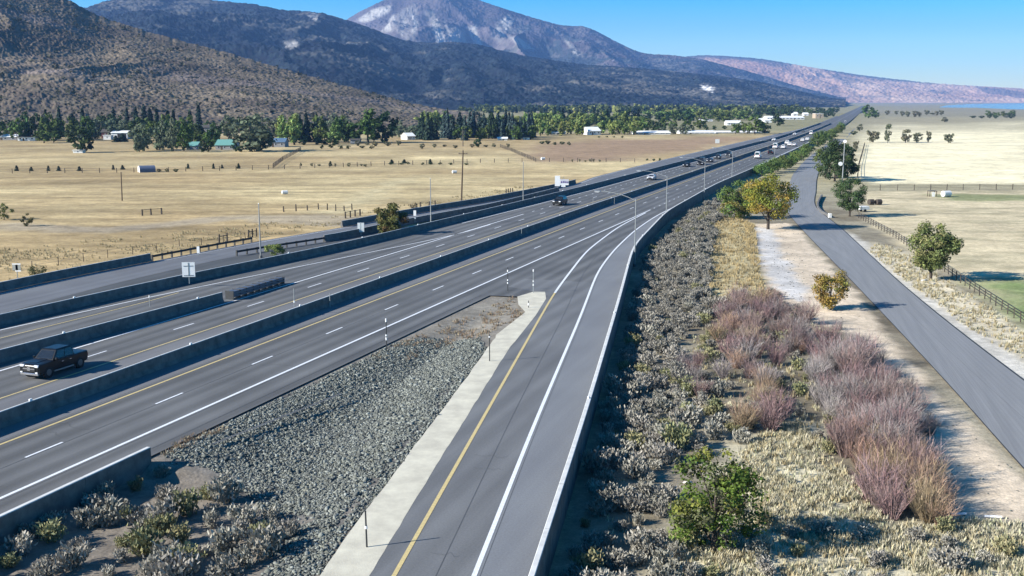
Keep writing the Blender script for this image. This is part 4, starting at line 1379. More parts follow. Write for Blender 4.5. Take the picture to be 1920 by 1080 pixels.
# small white tank in the field and things in the right pasture
for lab, nm, px, py, z, r in (('small white water tank lying in the field left of the utility pole', 'tank', 852, 325, -.35, .55), ('small white trough near the posts of the brown field', 'trough', 1018, 300, -.35, .6),
                              ('round white tank beside the green pasture strip', 'tank', 1774, 369, ZR, .9), ('tiny white trough in the straw field above the lamp post', 'trough', 534, 364, -.35, .55)):
    x, y = G(px, py, z)
    o = thing(nm, lab, nm, (x, y, z), .4)
    MB().tube((-r * 1.2, 0, r * .8), (r * 1.2, 0, r * .8), r * .8, r * .8, 14).build('shell', BW, o, .05)
    for q in (-.7, .7):
        MB().box(q * r - .08, q * r + .08, -r * .6, r * .6, -.1, r * .3).build('cradle', MAT['steel'], o)
x, y = G(1750, 369, ZR)
o = thing('field_shelter', 'little open shelter with a white front in the green pasture strip', 'shelter', (x, y, ZR))
MB().box(-.9, .9, .1, 1.6, 1.25, 1.38).build('roof', RD_, o)
MB().box(-.35, .35, 0, .06, 0, 1.1).build('front_board', BW, o)
for q in (-.8, .8):
    MB().box(q - .06, q + .06, .12, .24, -.1, 1.25).build('post', MAT['wood'], o)
    MB().box(q - .06, q + .06, 1.4, 1.52, -.1, 1.25).build('post', MAT['wood'], o)
# curved driveway edge right of the local road
pts = resample([(1556, 408), (1541, 400), (1533, 389), (1536, 377), (1541, 369)], 14, ZR)
o = thing('driveway_wall', 'low curved pale kerb wall at the driveway beside the local road', 'kerb wall', (pts[0][0], pts[0][1], ZR))
w_ = MB()
rg = []
for k in range(14):
    a = pts[min(k + 1, 13)] - pts[max(k - 1, 0)]; n_ = np.array([-a[1], a[0]]) / (np.linalg.norm(a) + 1e-6) * .16
    q = pts[k] - pts[0]
    rg.append([(q[0] - n_[0], q[1] - n_[1], -.1), (q[0] + n_[0], q[1] + n_[1], -.1), (q[0] + n_[0], q[1] + n_[1], .55), (q[0] - n_[0], q[1] - n_[1], .55)])
w_.loft(rg); w_.build('wall', MAT['concrete'], o)
MB().box(-.3, .3, -.3, .3, -.1, .8).build('end_block', BW, o, .04)
for lab, px, py in (('left dark round bale behind the small roadside tree', 1633, 384), ('right dark round bale behind the small roadside tree', 1647, 384)):
    x, y = G(px, py, ZR)
    o = thing('hay_bale', lab, 'bale', (x, y, ZR), .3)
    MB().tube((-.6, 0, .62), (.6, 0, .62), .62, .62, 16).build('bale', MAT['fencewood'], o, .04)
x, y = G(1618, 397, ZR)
o = thing('trailer', 'little pale utility trailer under the small roadside tree', 'trailer', (x, y, ZR), .25)
MB().box(-1.1, 1.1, -.7, .7, .45, 1.15, .05).build('box', BW, o, .03)
MB().box(1.1, 2.2, -.05, .05, .45, .55).build('drawbar', MAT['steel'], o)
for q in (-.75, .75):
    MB().tube((0, q - .08, .3), (0, q + .08, .3), .3, .3, 12).build('wheel', MAT['black'], o)

# ------------------------------------------------------------------ foliage
def quads(C, N, size, col, rng, asp=1.0, up=0.0):
    """leaf quads at centres C with normals near N"""
    n = len(C)
    N = N + rng.normal(0, .55, (n, 3))
    N /= np.linalg.norm(N, axis=1, keepdims=True) + 1e-9
    r = rng.normal(0, 1, (n, 3))
    U = np.cross(N, r); U /= np.linalg.norm(U, axis=1, keepdims=True) + 1e-9
    W = np.cross(N, U)
    s = np.asarray(size)[:, None] if np.ndim(size) else size
    if up:                       # sprigs: the long side points outward and up
        D = N * up + np.array([0, 0, .7]) + rng.normal(0, .3, (n, 3))
        U = D / (np.linalg.norm(D, axis=1, keepdims=True) + 1e-9)
        W = np.cross(U, r); W /= np.linalg.norm(W, axis=1, keepdims=True) + 1e-9
    U, W = U * s * .5 * asp, W * s * .5
    V = np.stack([C - U * .55 - W, C + U * .9 - W * .2, C + U * .35 + W, C - U * .8 + W * .45], 1).reshape(-1, 3)
    F = np.arange(n * 4).reshape(n, 4)
    return V, F, np.repeat(col, 4, 0)


def pick(cols, n, rng, var=.22):
    cols = np.array(cols)
    c = cols[rng.integers(0, len(cols), n)]
    return np.clip(c * (1 + rng.normal(0, var, (n, 1))), .004, .9)


def crown_mesh(name, seed, H, R, base, cols, nleaf, leaf, nclump=40, shape='round', cl=.30, fill=.6):
    rng = np.random.default_rng(seed)
    h = H - base
    cs, rr = [], []
    k = 0
    while len(cs) < nclump and k < 9000:
        k += 1
        q = rng.uniform(-1, 1, 3)
        d = np.linalg.norm(q)
        if d > 1 or d < fill * rng.random() ** .6: continue
        if shape == 'round': w = 1.0
        elif shape == 'vase': w = .45 + .55 * (q[2] * .5 + .5) ** .7
        elif shape == 'poplar': w = .9 - .35 * abs(q[2])
        elif shape == 'flat': w = 1.0
        cs.append([q[0] * R * w, q[1] * R * w, base + h * .5 + q[2] * h * .5])
        rr.append(cl * R * rng.uniform(.6, 1.25))
    cs, rr = np.array(cs), np.array(rr)
    w = rr ** 2
    ci = rng.choice(len(cs), nleaf, p=w / w.sum())
    dirs = rng.normal(0, 1, (nleaf, 3)); dirs /= np.linalg.norm(dirs, axis=1, keepdims=True)
    rad = rng.random(nleaf) ** .45
    zs = .75 if shape != 'poplar' else 1.5
    C = cs[ci] + dirs * (rr[ci] * rad)[:, None] * np.array([1, 1, zs])
    C[:, 2] = np.maximum(C[:, 2], .05)
    ct = pick(cols, len(cs), rng, .12)[ci] * (1 + rng.normal(0, .20, (nleaf, 1)))
    V, F, c = quads(C, dirs + np.array([0, 0, .5]), leaf * rng.uniform(.6, 1.3, nleaf), np.clip(ct, .004, .9), rng)
    return mesh_np(name, V, F, col=c), cs


def conifer_mesh(name, seed, H, R, base, cols, nleaf, leaf, slim=1.0):
    rng = np.random.default_rng(seed)
    q = rng.random(nleaf) ** 1.5           # 0 low, 1 top: more below
    lay = np.round(q * 16) / 16 + rng.normal(0, .012, nleaf)
    ang = rng.uniform(0, 2 * np.pi, nleaf)
    lob = 1 + .22 * np.sin(ang * 5 + lay * 40) + .15 * np.sin(ang * 3 + lay * 77)
    rmax = R * (1 - lay) ** slim * lob + .05 * R
    r = rmax * rng.random(nleaf) ** .5
    C = np.stack([np.cos(ang) * r, np.sin(ang) * r, base + (H - base) * lay - r * .28 + rng.normal(0, .02 * H, nleaf)], 1)
    N = np.stack([np.cos(ang), np.sin(ang), np.full(nleaf, .9)], 1)
    V, F, c = quads(C, N, leaf * rng.uniform(.7, 1.3, nleaf), pick(cols, nleaf, rng, .25), rng, 1.3)
    return mesh_np(name, V, F, col=c)


def trunk_mesh(name, H, r, limbs=(), lean=0.0):
    b_ = MB()
    pts = [(0, 0, -.2), (lean * .3, .02 * H, H * .35), (lean * .8, -.01 * H, H * .7), (lean, 0, H)]
    b_.path(pts, [r * 1.25, r * .9, r * .6, r * .22], 7)
    for e in limbs:
        e = Vector(e); k = random.uniform(.25, .5)
        s = Vector((lean * k, 0, e.z * k))
        mid = s.lerp(e, .5) + Vector((0, 0, .06 * H))
        b_.path([tuple(s), tuple(mid), tuple(e)], [r * .5, r * .3, r * .08], 5)
    return b_.mesh(name)


def plant(name, label, cat, crown, trunk, mats, x, y, z, rz=0, sc=(1, 1, 1), group=None):
    root = thing(name, label, cat, (x, y, z), rz, group)
    root.scale = sc
    o = link('trunk', trunk, mats[1], root)
    o = link('crown', crown, mats[0], root)
    return root


def big_tree(label, px, py, z, H, R, base, cols, seed, nleaf, leaf, nclump=45, shape='round', cat='tree', name='tree', r=.16, cl=.3, fill=.6, nl=7, sc=(1, 1, 1), bark='bark', group=None):
    x, y = G(px, py, z)
    me, cs = crown_mesh(name + '_crown', seed, H, R, base, cols, nleaf, leaf, nclump, shape, cl, fill)
    sel = cs[np.random.default_rng(seed).choice(len(cs), min(nl, len(cs)), replace=False)]
    tm = trunk_mesh(name + '_trunk', (base + (H - base) * .75), r, [tuple(q) for q in sel])
    return plant(name, label, cat, me, tm, (MAT['leaf'], MAT[bark]), x, y, z, 0, sc, group)


GRN = [(0.088, 0.136, 0.0352), (0.12, 0.168, 0.048), (0.072, 0.112, 0.032)]
YEL = [(.24, .25, .04), (.28, .26, .045), (.17, .22, .04), (.13, .19, .035), (.30, .24, .05)]
DKG = [(0.042, 0.075, 0.03), (0.06, 0.0975, 0.036), (0.033, 0.06, 0.027)]
LTG = [(0.2325, 0.2945, 0.093), (0.2945, 0.341, 0.1085), (0.186, 0.2558, 0.0775)]
GYG = [(0.1232, 0.1522, 0.0943), (0.1522, 0.1812, 0.116), (0.1015, 0.1305, 0.0798)]
ORG = [(.33, .22, .07), (.28, .21, .06), (.22, .20, .06), (.36, .20, .08)]
OLV = [(0.1485, 0.1553, 0.054), (0.189, 0.1688, 0.0607), (0.1215, 0.135, 0.0473)]
CON = [(0.027, 0.048, 0.033), (0.036, 0.06, 0.039), (0.021, 0.039, 0.03)]
BLU = [(0.042, 0.0675, 0.063), (0.0525, 0.0825, 0.075), (0.033, 0.054, 0.054)]

# roadside trees near the camera
big_tree('tree with yellow and green autumn leaves beside the local road', 1440, 430, ZR, 9.7, 4.5, 1.9, YEL + YEL + [(.10, .15, .035)], 21, 9000, .27, 95, r=.24, sc=(1, 1, 1))
big_tree('rounded green tree touching the yellow autumn tree on its left', 1383, 410, ZR, 7.2, 3.7, .2, [(.12, .23, .065), (.15, .26, .07), (.10, .19, .055), (.28, .28, .07)], 22, 7500, .26, 80, r=.2)
big_tree('sparse green tree with open branches on the bank by the rail fence', 1745, 525, ZR, 7.0, 3.9, 1.3, [(.15, .185, .065), (.18, .215, .075), (.12, .16, .06), (.24, .24, .10)], 23, 8500, .24, 90, 'vase', r=.17, cl=.25, fill=.3, nl=18)
big_tree('round orange and green bush at the edge of the local road', 1556, 580, ZR, 4.3, 2.35, .2, ORG + ORG + [(.38, .21, .06), (.40, .23, .07), (.18, .18, .06)], 24, 5200, .17, 60, 'vase', cat='bush', name='bush', r=.12, cl=.28, nl=12, bark='palebark')
big_tree('leafy green tree growing below the camera beside the willows', 1338, 1035, ZR, 5.3, 2.35, .1, [(.12, .155, .03), (.16, .19, .04), (.09, .125, .028), (.21, .20, .05), (.12, .12, .06)], 25, 8000, .155, 100, 'round', r=.12, cl=.24, fill=.3, nl=14)
big_tree('small green roadside tree right of the curved kerb wall', 1593, 406, ZR, 7.3, 3.8, .5, [(.085, .125, .05), (.11, .15, .06), (.07, .11, .045)], 26, 6500, .24, 70, 'vase', r=.17, cl=.24, fill=.4, nl=12)
big_tree('largest dark tree of the clump behind the pole with white discs', 1565, 340, ZR, 11.5, 4.2, .8, DKG, 27, 6500, .36, 75, r=.25)
big_tree('dark tree at the left of the clump by the pole with white discs', 1548, 334, ZR, 9.5, 3.4, .6, GRN + DKG, 28, 4500, .34, 60, r=.2)
big_tree('dark tree just right of the pole with white discs', 1589, 337, ZR, 8.5, 3.0, .6, DKG, 29, 4000, .34, 50, r=.2)
big_tree('big olive green bush on the dirt strip beside the outer barrier', 731, 440, -.1, 4.7, 3.2, .1, OLV + OLV + [(.12, .085, .035)], 30, 5200, .30, 46, 'vase', cat='bush', name='bush', r=.1, cl=.26, fill=.4, nl=10, bark='palebark')
big_tree('small yellow green shrub against the outer barrier right of the lamp post', 515, 478, 0.05, 1.6, 1.35, .05, LTG, 31, 1400, .17, 30, cat='shrub', name='shrub', r=.05, nl=6)
big_tree('thin bare shrub in the field near the left border', 50, 424, -.35, 2.2, 1.5, .1, [(.13, .12, .06), (.10, .095, .05)], 32, 700, .2, 18, 'vase', cat='shrub', name='shrub', r=.06, cl=.25, nl=10)
big_tree('pale olive shrub cut by the left border in the field', 8, 412, -.35, 3.0, 1.6, .1, [(.16, .15, .06), (.13, .13, .06)], 33, 700, .24, 18, cat='shrub', name='shrub', r=.06, nl=6)
big_tree('low brown shrub behind the barrier left of the three dark posts', 777, 393, -.35, 1.4, 1.1, .05, [(.13, .11, .07)], 34, 420, .2, 14, cat='shrub', name='shrub', r=.05, nl=5)
big_tree('small dark shrub on the roadside near the median far left of the white sign', 70, 516, -.35, 1.0, 1.6, .0, [(.09, .11, .05), (.12, .12, .06)], 35, 420, .2, 14, cat='shrub', name='shrub', r=.04, nl=5)

# the hedge row of green trees between freeway and local road
H1 = [(1428, 330, 3.4, 3.0), (1444, 325, 4.2, 3.2), (1458, 322, 4.5, 3.0), (1470, 318, 4.9, 3.0), (1483, 315, 5.2, 3.0), (1494, 307, 5.2, 3.2), (1502, 300, 5.0, 3.2), (1509, 294, 5.2, 3.2), (1517, 289, 5.0, 3.4),
      (1532, 276, 6.0, 4.0), (1540, 272, 6.5, 4.2), (1548, 267, 6.0, 4.2), (1556, 262, 6.0, 4.0), (1564, 256, 6.0, 4.5), (1571, 251, 6.5, 4.5), (1576, 245, 7, 5)]
HP = [crown_mesh('hedge_crown', 60 + k, 5, 3, .25, [(.12, .175, .05), (.155, .21, .06), (.10, .145, .045)], 1700, .36, 40, 'round', .34)[0] for k in range(3)]
HTR = trunk_mesh('hedge_trunk', 3.6, .13)
ORD2 = ['', 'second', 'third', 'fourth', 'fifth', 'sixth', 'seventh', 'eighth', 'ninth', 'tenth', 'eleventh', 'twelfth', 'thirteenth', 'fourteenth', 'fifteenth']
for k, (px, py, h, r_) in enumerate(H1):
    x, y = G(px, py, ZR)
    plant('hedge_tree', ('nearest' if k == 0 else 'farthest' if k == 15 else ORD2[k]) + ' bushy green tree in the hedge row between freeway and local road', 'tree', HP[k % 3], HTR, (MAT['leaf'], MAT['bark']), x, y, ZR, random.uniform(0, 6), (r_ / 3 * random.uniform(.7, 1.05), r_ / 3 * random.uniform(.7, 1.05), h / 5 * random.uniform(.75, 1.15)), 'hedge row trees beside the freeway')

# ------------------------------------------------------------------ the tree belt beyond the left fields, and far trees
PROTO = {}


def proto(kind):
    if kind in PROTO: return PROTO[kind]
    out = []
    for k in range(3):
        sd = 100 + hash_(kind) + k
        if kind == 'dark conifer': m_ = conifer_mesh('conifer_crown', sd, 10, 2.3, .5, CON, 620, .95, .8)
        elif kind == 'blue conifer': m_ = conifer_mesh('conifer_crown', sd, 10, 2.6, .5, BLU, 620, .95, .75)
        elif kind == 'spire': m_ = conifer_mesh('spire_crown', sd, 10, 1.3, .3, CON, 420, .75, .55)
        elif kind == 'poplar': m_ = crown_mesh('poplar_crown', sd, 10, 2.0, .6, LTG, 620, .8, 24, 'poplar', .42)[0]
        elif kind == 'light': m_ = crown_mesh('light_crown', sd, 10, 4.0, 1.0, LTG + GRN[:1], 700, 1.0, 26, 'round', .36)[0]
        elif kind == 'green': m_ = crown_mesh('green_crown', sd, 10, 4.2, .8, GRN, 700, 1.05, 26, 'round', .36)[0]
        elif kind == 'dark': m_ = crown_mesh('dark_crown', sd, 10, 4.2, .6, DKG, 700, 1.05, 26, 'round', .36)[0]
        elif kind == 'willow': m_ = crown_mesh('willow_crown', sd, 10, 4.8, .3, GYG, 800, 1.0, 30, 'round', .36)[0]
        elif kind == 'olive': m_ = crown_mesh('olive_crown', sd, 10, 4.6, .4, [(.17, .18, .11), (.20, .19, .12), (.14, .15, .095)], 900, .9, 26, 'vase', .34)[0]
        t = trunk_mesh('tree_trunk', 6.5, .28)
        out.append((m_, t))
    PROTO[kind] = out
    return out


def hash_(s): return sum(ord(c) * (i + 3) for i, c in enumerate(s)) % 900


WORDS = {'dark conifer': ('conifer_tree', 'dark green conifer'), 'blue conifer': ('conifer_tree', 'dark bluish conifer'), 'spire': ('spire_tree', 'narrow black green spire tree'),
         'poplar': ('poplar_tree', 'light green upright poplar'), 'light': ('leafy_tree', 'light green leafy tree'), 'green': ('leafy_tree', 'mid green leafy tree'),
         'dark': ('leafy_tree', 'dark green leafy tree'), 'willow': ('willow_tree', 'broad grey green willow'), 'olive': ('field_tree', 'dull olive rounded tree')}


def ftree(kind, px, py, top, w_px, label, z=-.35, group=None, k=None):
    """px/py of the foot, picture row of the tip, crown width in picture columns"""
    x, y = G(px, py, z)
    d = math.hypot(x, y)
    zz = np.linspace(0, 60, 1201)
    h = zz[np.argmin(np.abs(PROJ(x, y, z + zz)[1] - top))]
    w = w_px * (y * CP + (CAM_H - z) * SP) / FPX
    pr = proto(kind)
    m_, t = pr[(k if k is not None else random.randrange(3)) % 3]
    rr = {'dark conifer': 2.3, 'blue conifer': 2.6, 'spire': 1.3, 'poplar': 2.0, 'light': 4.0, 'green': 4.2, 'dark': 4.2, 'willow': 4.8, 'olive': 4.6}[kind]
    mt = MAT['needle'] if kind in ('dark conifer', 'blue conifer', 'spire') else MAT['leaf']
    s = w / (2 * rr)
    return plant(WORDS[kind][0], label, 'tree', m_, t, (mt, MAT['bark']), x, y, z, random.uniform(0, 6.28), (s, s, h / 10), group)


# trees one can single out
SOLO = [('dark', 152, 286, 240, 46, 'big dark round tree standing over the low white trailer'),
        ('willow', 470, 284, 212, 92, 'very broad grey green willow between the teal roofs'),
        ('spire', 374, 250, 196, 15, 'black spire tree beside the grey shed on the slope'),
        ('green', 345, 284, 229, 30, 'bright green tree left of the broad teal roof'),
        ('poplar', 532, 272, 208, 22, 'light poplar left of its twin above the blue green roof'),
        ('poplar', 552, 272, 207, 24, 'light poplar right of its twin above the blue green roof'),
        ('light', 628, 270, 240, 24, 'small yellow green tree between two dark groups at the field edge'),
        ('green', 690, 268, 206, 62, 'large leafy green tree with pale top before the tan hill'),
        ('dark', 724, 268, 213, 42, 'dark tree hugging the right side of the large leafy one'),
        ('green', 760, 224, 195, 22, 'green tree on the hill road above the white gabled house'),
        ('dark', 775, 226, 198, 20, 'darker tree right of the green one on the hill road'),
        ('dark', 895, 276, 258, 14, 'dark blocky bush at the field edge below the conifers'),
        ('dark', 1093, 252, 219, 26, 'dark round tree beside the white house with steep gables'),
        ('green', 1415, 252, 219, 34, 'leafy green tree at the end of the long white sheds'),
        ('dark', 1434, 250, 226, 24, 'darker tree right of the leafy one by the freeway'),
        ('dark', 1458, 236, 214, 24, 'round dark tree in front of the long warehouse'),
        ('olive', 1637, 267, 243, 30, 'round olive tree at the left end of the pasture row'),
        ('olive', 1664, 268, 233, 15, 'tall slim olive tree second in the pasture row'),
        ('olive', 1698, 268, 243, 24, 'wide olive tree in the middle of the pasture row'),
        ('olive', 1719, 267, 247, 24, 'olive tree touching the wide one in the pasture row'),
        ('olive', 1741, 267, 244, 12, 'thin olive tree fifth in the pasture row'),
        ('olive', 1778, 268, 249, 22, 'low olive tree at the right end of the pasture row'),
        ('dark', 1594, 291, 272, 20, 'small dark tree leaning over the right edge of the local road'),
        ('olive', 1604, 281, 263, 14, 'small grey tree behind the dark one at the local road edge'),
        ('olive', 1612, 246, 233, 14, 'small grey tree far along the local road'),
        ('dark', 1601, 253, 245, 13, 'dark low tree with its shadow across the far local road'),
        ('green', 1628, 222, 194, 22, 'tall green tree where the local road meets the far freeway'),
        ('green', 1642, 221, 205, 16, 'lower green tree right of the tall far one'),
        ('olive', 1771, 229, 220, 16, 'grey bush alone on the line between two far pastures'),
        ('dark', 1896, 222, 212, 12, 'dark little tree at the right border by the lake'),
        ]
for kind, px, py, top, w_, lab in SOLO:
    ftree(kind, px, py, top, w_, lab, ZR if px > 1590 else -.35)

SHARED = {}


ORD = ['leftmost', 'second', 'third', 'fourth', 'fifth', 'sixth', 'seventh', 'eighth', 'ninth', 'tenth', 'eleventh', 'twelfth']


def belt(group, phrase, items):
    """items: kind, x0, x1, foot row, foot jitter, top0, top1, count, width"""
    rng = random.Random(len(group) * 7 + 1)
    got = {}
    for kind, x0, x1, fy, fj, t0, t1, n, w_ in items:
        for k in range(n):
            px = x0 + (x1 - x0) * (k + .5 + rng.uniform(-.35, .35)) / n
            o = ftree(kind, px, fy + rng.uniform(-fj, fj), rng.uniform(t0, t1), w_ * rng.uniform(.8, 1.25), '', group=group + ', ' + WORDS[kind][1] + 's')
            got.setdefault(kind, []).append((px, o))
    for kind, L_ in got.items():
        L_.sort(key=lambda q: q[0])
        w = WORDS[kind][1]
        for i, (px, o) in enumerate(L_):
            if len(L_) == 1: o['label'] = w + ' ' + phrase
            elif len(L_) <= 12: o['label'] = ORD[i] + ' ' + w + (' ' if i == 0 else ' from the left ') + phrase
            else: o['label'] = w + ' ' + phrase


belt('grove at the left border', 'behind the long house at left', [
    ('green', -8, 40, 262, 3, 216, 226, 3, 30), ('dark', 44, 78, 264, 2, 210, 222, 3, 24), ('dark conifer', 80, 165, 258, 4, 202, 216, 4, 22), ('green', 78, 168, 262, 3, 212, 226, 4, 28)])
belt('grove behind the white shed', 'in the grove around the white shed', [
    ('dark', 166, 240, 252, 3, 208, 222, 5, 26), ('green', 70, 110, 267, 2, 240, 250, 2, 26), ('olive', 212, 236, 248, 2, 226, 232, 2, 22), ('dark conifer', 212, 240, 268, 3, 250, 256, 2, 16)])
belt('grove between shed and willow', 'between the white shed and broad willow', [
    ('spire', 205, 300, 256, 3, 196, 206, 4, 15), ('dark conifer', 250, 372, 258, 4, 200, 214, 5, 20), ('green', 240, 370, 262, 3, 210, 224, 6, 28), ('willow', 246, 330, 282, 3, 222, 236, 5, 26), ('green', 370, 402, 274, 2, 236, 250, 3, 24), ('willow', 160, 250, 258, 3, 216, 230, 5, 26), ('dark', 300, 420, 272, 5, 215, 232, 6, 24), ('dark', 378, 400, 285, 1, 262, 268, 2, 16), ('dark', 438, 452, 285, 1, 268, 272, 2, 14)])
belt('trees right of the willow', 'right of the broad willow', [
    ('willow', 425, 520, 262, 4, 214, 226, 4, 40), ('poplar', 514, 560, 268, 3, 212, 224, 4, 18), ('dark conifer', 556, 605, 266, 3, 208, 220, 3, 18), ('green', 548, 660, 266, 3, 214, 226, 5, 28), ('willow', 596, 650, 262, 3, 213, 226, 4, 28), ('dark', 636, 672, 268, 2, 218, 232, 3, 24), ('dark', 560, 640, 272, 2, 254, 262, 4, 18)])
belt('scrub before the tan hill', 'on the slope above the gabled house', [
    ('willow', 735, 790, 256, 4, 222, 240, 7, 20), ('olive', 660, 760, 274, 2, 262, 267, 5, 14), ('dark', 745, 800, 232, 4, 219, 225, 4, 12)])
belt('conifer row', 'in the row before the forested ridge', [
    ('dark conifer', 782, 822, 262, 2, 212, 224, 5, 16), ('blue conifer', 826, 960, 261, 3, 204, 218, 14, 18), ('dark', 850, 990, 258, 3, 214, 226, 7, 24), ('green', 840, 1000, 262, 2, 228, 240, 7, 22), ('blue conifer', 930, 1000, 259, 3, 212, 226, 10, 16), ('light', 780, 850, 244, 3, 203, 212, 4, 26), ('light', 930, 1010, 250, 3, 208, 218, 7, 20)])
belt('poplar row', 'in the row behind the white barns', [
    ('poplar', 1000, 1100, 253, 2, 221, 230, 13, 14), ('light', 1120, 1212, 251, 2, 220, 232, 10, 18), ('poplar', 1140, 1210, 252, 2, 222, 232, 5, 12)])
belt('far dark wood', 'in the wood behind the bright poplars', [
    ('dark conifer', 990, 1200, 232, 4, 201, 212, 15, 13), ('dark', 990, 1140, 234, 3, 206, 214, 9, 20), ('light', 1000, 1200, 238, 3, 206, 216, 12, 22), ('dark', 1150, 1300, 229, 4, 204, 214, 12, 20), ('green', 1010, 1330, 243, 4, 216, 226, 12, 20)])
belt('far trees near the freeway', 'in the belt behind the white warehouses', [
    ('dark', 1200, 1240, 246, 3, 222, 230, 4, 16), ('light', 1215, 1400, 222, 3, 201, 208, 12, 22), ('green', 1260, 1420, 228, 4, 206, 214, 12, 20), ('dark', 1370, 1480, 218, 3, 199, 207, 9, 18), ('green', 1480, 1530, 214, 2, 199, 206, 5, 16), ('dark', 1530, 1575, 213, 2, 199, 205, 5, 13), ('dark', 1540, 1566, 219, 2, 206, 212, 4, 10)])
belt('trees among the white sheds', 'between the white stables and the freeway', [
    ('willow', 1240, 1300, 249, 3, 232, 238, 4, 14), ('dark', 1295, 1365, 243, 2, 232, 236, 4, 9), ('green', 1372, 1408, 250, 2, 228, 236, 4, 18)])
belt('bushes by the lake', 'between the bright pasture and the lake', [
    ('olive', 1690, 1770, 217, 2, 205, 211, 8, 12), ('green', 1850, 1900, 218, 2, 206, 211, 6, 11), ('dark', 1820, 1890, 222, 2, 214, 218, 5, 10), ('olive', 1655, 1700, 213, 2, 206, 209, 3, 10)])
belt('young trees along the field fence', 'along the fence across the left fields', [
    ('spire', 22, 160, 321, .8, 310, 313, 5, 7), ('spire', 195, 250, 318, .8, 309, 311, 2, 7), ('spire', 345, 465, 316, .8, 306, 309, 4, 7), ('spire', 600, 640, 311, .8, 299, 303, 1, 7), ('spire', 700, 845, 307, .8, 298, 301, 3, 8)])
belt('low bushes along the field fence', 'in the scrub under the young trees', [
    ('dark', 720, 880, 309, .8, 303, 305, 8, 8), ('olive', 550, 700, 312, .8, 305, 308, 8, 7), ('dark', 250, 340, 322, .8, 315, 318, 5, 8), ('olive', 1070, 1130, 304, .8, 297, 300, 6, 5), ('dark', 1210, 1240, 302, .8, 295, 298, 3, 6)])
belt('scattered bushes at the field edge', 'along the far brown field edge', [
    ('dark', 600, 700, 278, 1.5, 271, 274, 6, 9), ('olive', 780, 960, 277, 2, 268, 272, 8, 10), ('dark', 1010, 1075, 271, 1.5, 262, 266, 5, 9), ('dark', 1110, 1175, 258, 1, 254, 255, 4, 6)])

# the far wood at the foot of the mountains, one mass
rng = np.random.default_rng(15)
VV, FF, CC = [], [], []
nb = 0
for k in range(620):
    px = rng.uniform(860, 1500); fy = rng.uniform(203, 214) + max(0, (px - 1400) * -.0)
    x, y = G(px, fy, -.35)
    n = 26; h = rng.uniform(7, 15)
    C = rng.normal(0, 1, (n, 3)); C /= np.linalg.norm(C, axis=1, keepdims=True); N = C + np.array([0, 0, .5])
    C = C * np.array([h * .42, h * .42, h * .48]) * rng.random((n, 1)) ** .4 + np.array([x, y, h * .5])
    c0 = np.array(rng.choice(4) and (LTG + GRN + DKG)[rng.integers(0, 9)] or CON[0])
    V, F, c = quads(C, N, h * .38 * rng.uniform(.7, 1.3, n), np.tile(c0, (n, 1)) * rng.uniform(.7, 1.3, (n, 1)), rng)
    VV.append(V); FF.append(F + nb); CC.append(c); nb += len(V)
tag(link('far_wood', mesh_np('far_wood', np.concatenate(VV), np.concatenate(FF), col=np.concatenate(CC)), MAT['leaf']), kind='stuff')

# low brush across the tan hill: nobody could count it
hill = bpy.data.objects['near_hill']
hv = np.empty(len(hill.data.vertices) * 3, np.float32); hill.data.vertices.foreach_get('co', hv); hv = hv.reshape(-1, 3)
rng = np.random.default_rng(5)
ok = np.where((hv[:, 2] > 4) & (fbm(hv[:, 0] / 45, hv[:, 1] / 90, 3, 77) > .46))[0]
sel = rng.choice(ok, 3600)
Cc = hv[sel] + rng.normal(0, 1.5, (len(sel), 3)) * np.array([1, 1, 0])
sz = rng.uniform(.8, 2.0, len(sel)) * np.where(rng.random(len(sel)) < .06, 2.0, 1)
CC = np.repeat(Cc, 7, 0) + rng.normal(0, .42, (len(sel) * 7, 3)) * np.repeat(sz, 7)[:, None] * np.array([1, 1, .55]) + np.array([0, 0, .35]) * np.repeat(sz, 7)[:, None]
V, F, c = quads(CC, rng.normal(0, 1, CC.shape) + np.array([0, 0, .8]), np.repeat(sz, 7) * .95, pick([(.08, .08, .05), (.10, .095, .065), (.065, .072, .045)], len(CC), rng), rng)
tag(link('hillside_brush', mesh_np('hillside_brush', V, F, col=c), MAT['leaf']), kind='stuff')

# ------------------------------------------------------------------ scattering near the camera
def inside(P, poly):
    return polysd(P[:, 0], P[:, 1], poly) < 0


def scatter(poly, n, rng, mind=0.0, dens=None):
    P = np.array(poly); lo, hi = P.min(0), P.max(0)
    out, grid = [], {}
    tries = 0
    while len(out) < n and tries < 60:
        tries += 1
        q = rng.uniform(lo, hi, (n * 4, 2))
        q = q[inside(q, poly)]
        if dens is not None: q = q[rng.random(len(q)) < dens(q)]
        if mind <= 0:
            out += list(q); continue
        for p in q:
            k = (int(p[0] // mind), int(p[1] // mind))
            good = True
            for i in (-1, 0, 1):
                for j in (-1, 0, 1):
                    for o in grid.get((k[0] + i, k[1] + j), ()):
                        if (o[0] - p[0]) ** 2 + (o[1] - p[1]) ** 2 < mind * mind: good = False
            if good:
                grid.setdefault(k, []).append(p); out.append(p)
                if len(out) >= n: break
    return np.array(out[:n])


def gz(P):
    return ground_z(P[:, 0].copy(), P[:, 1].copy())


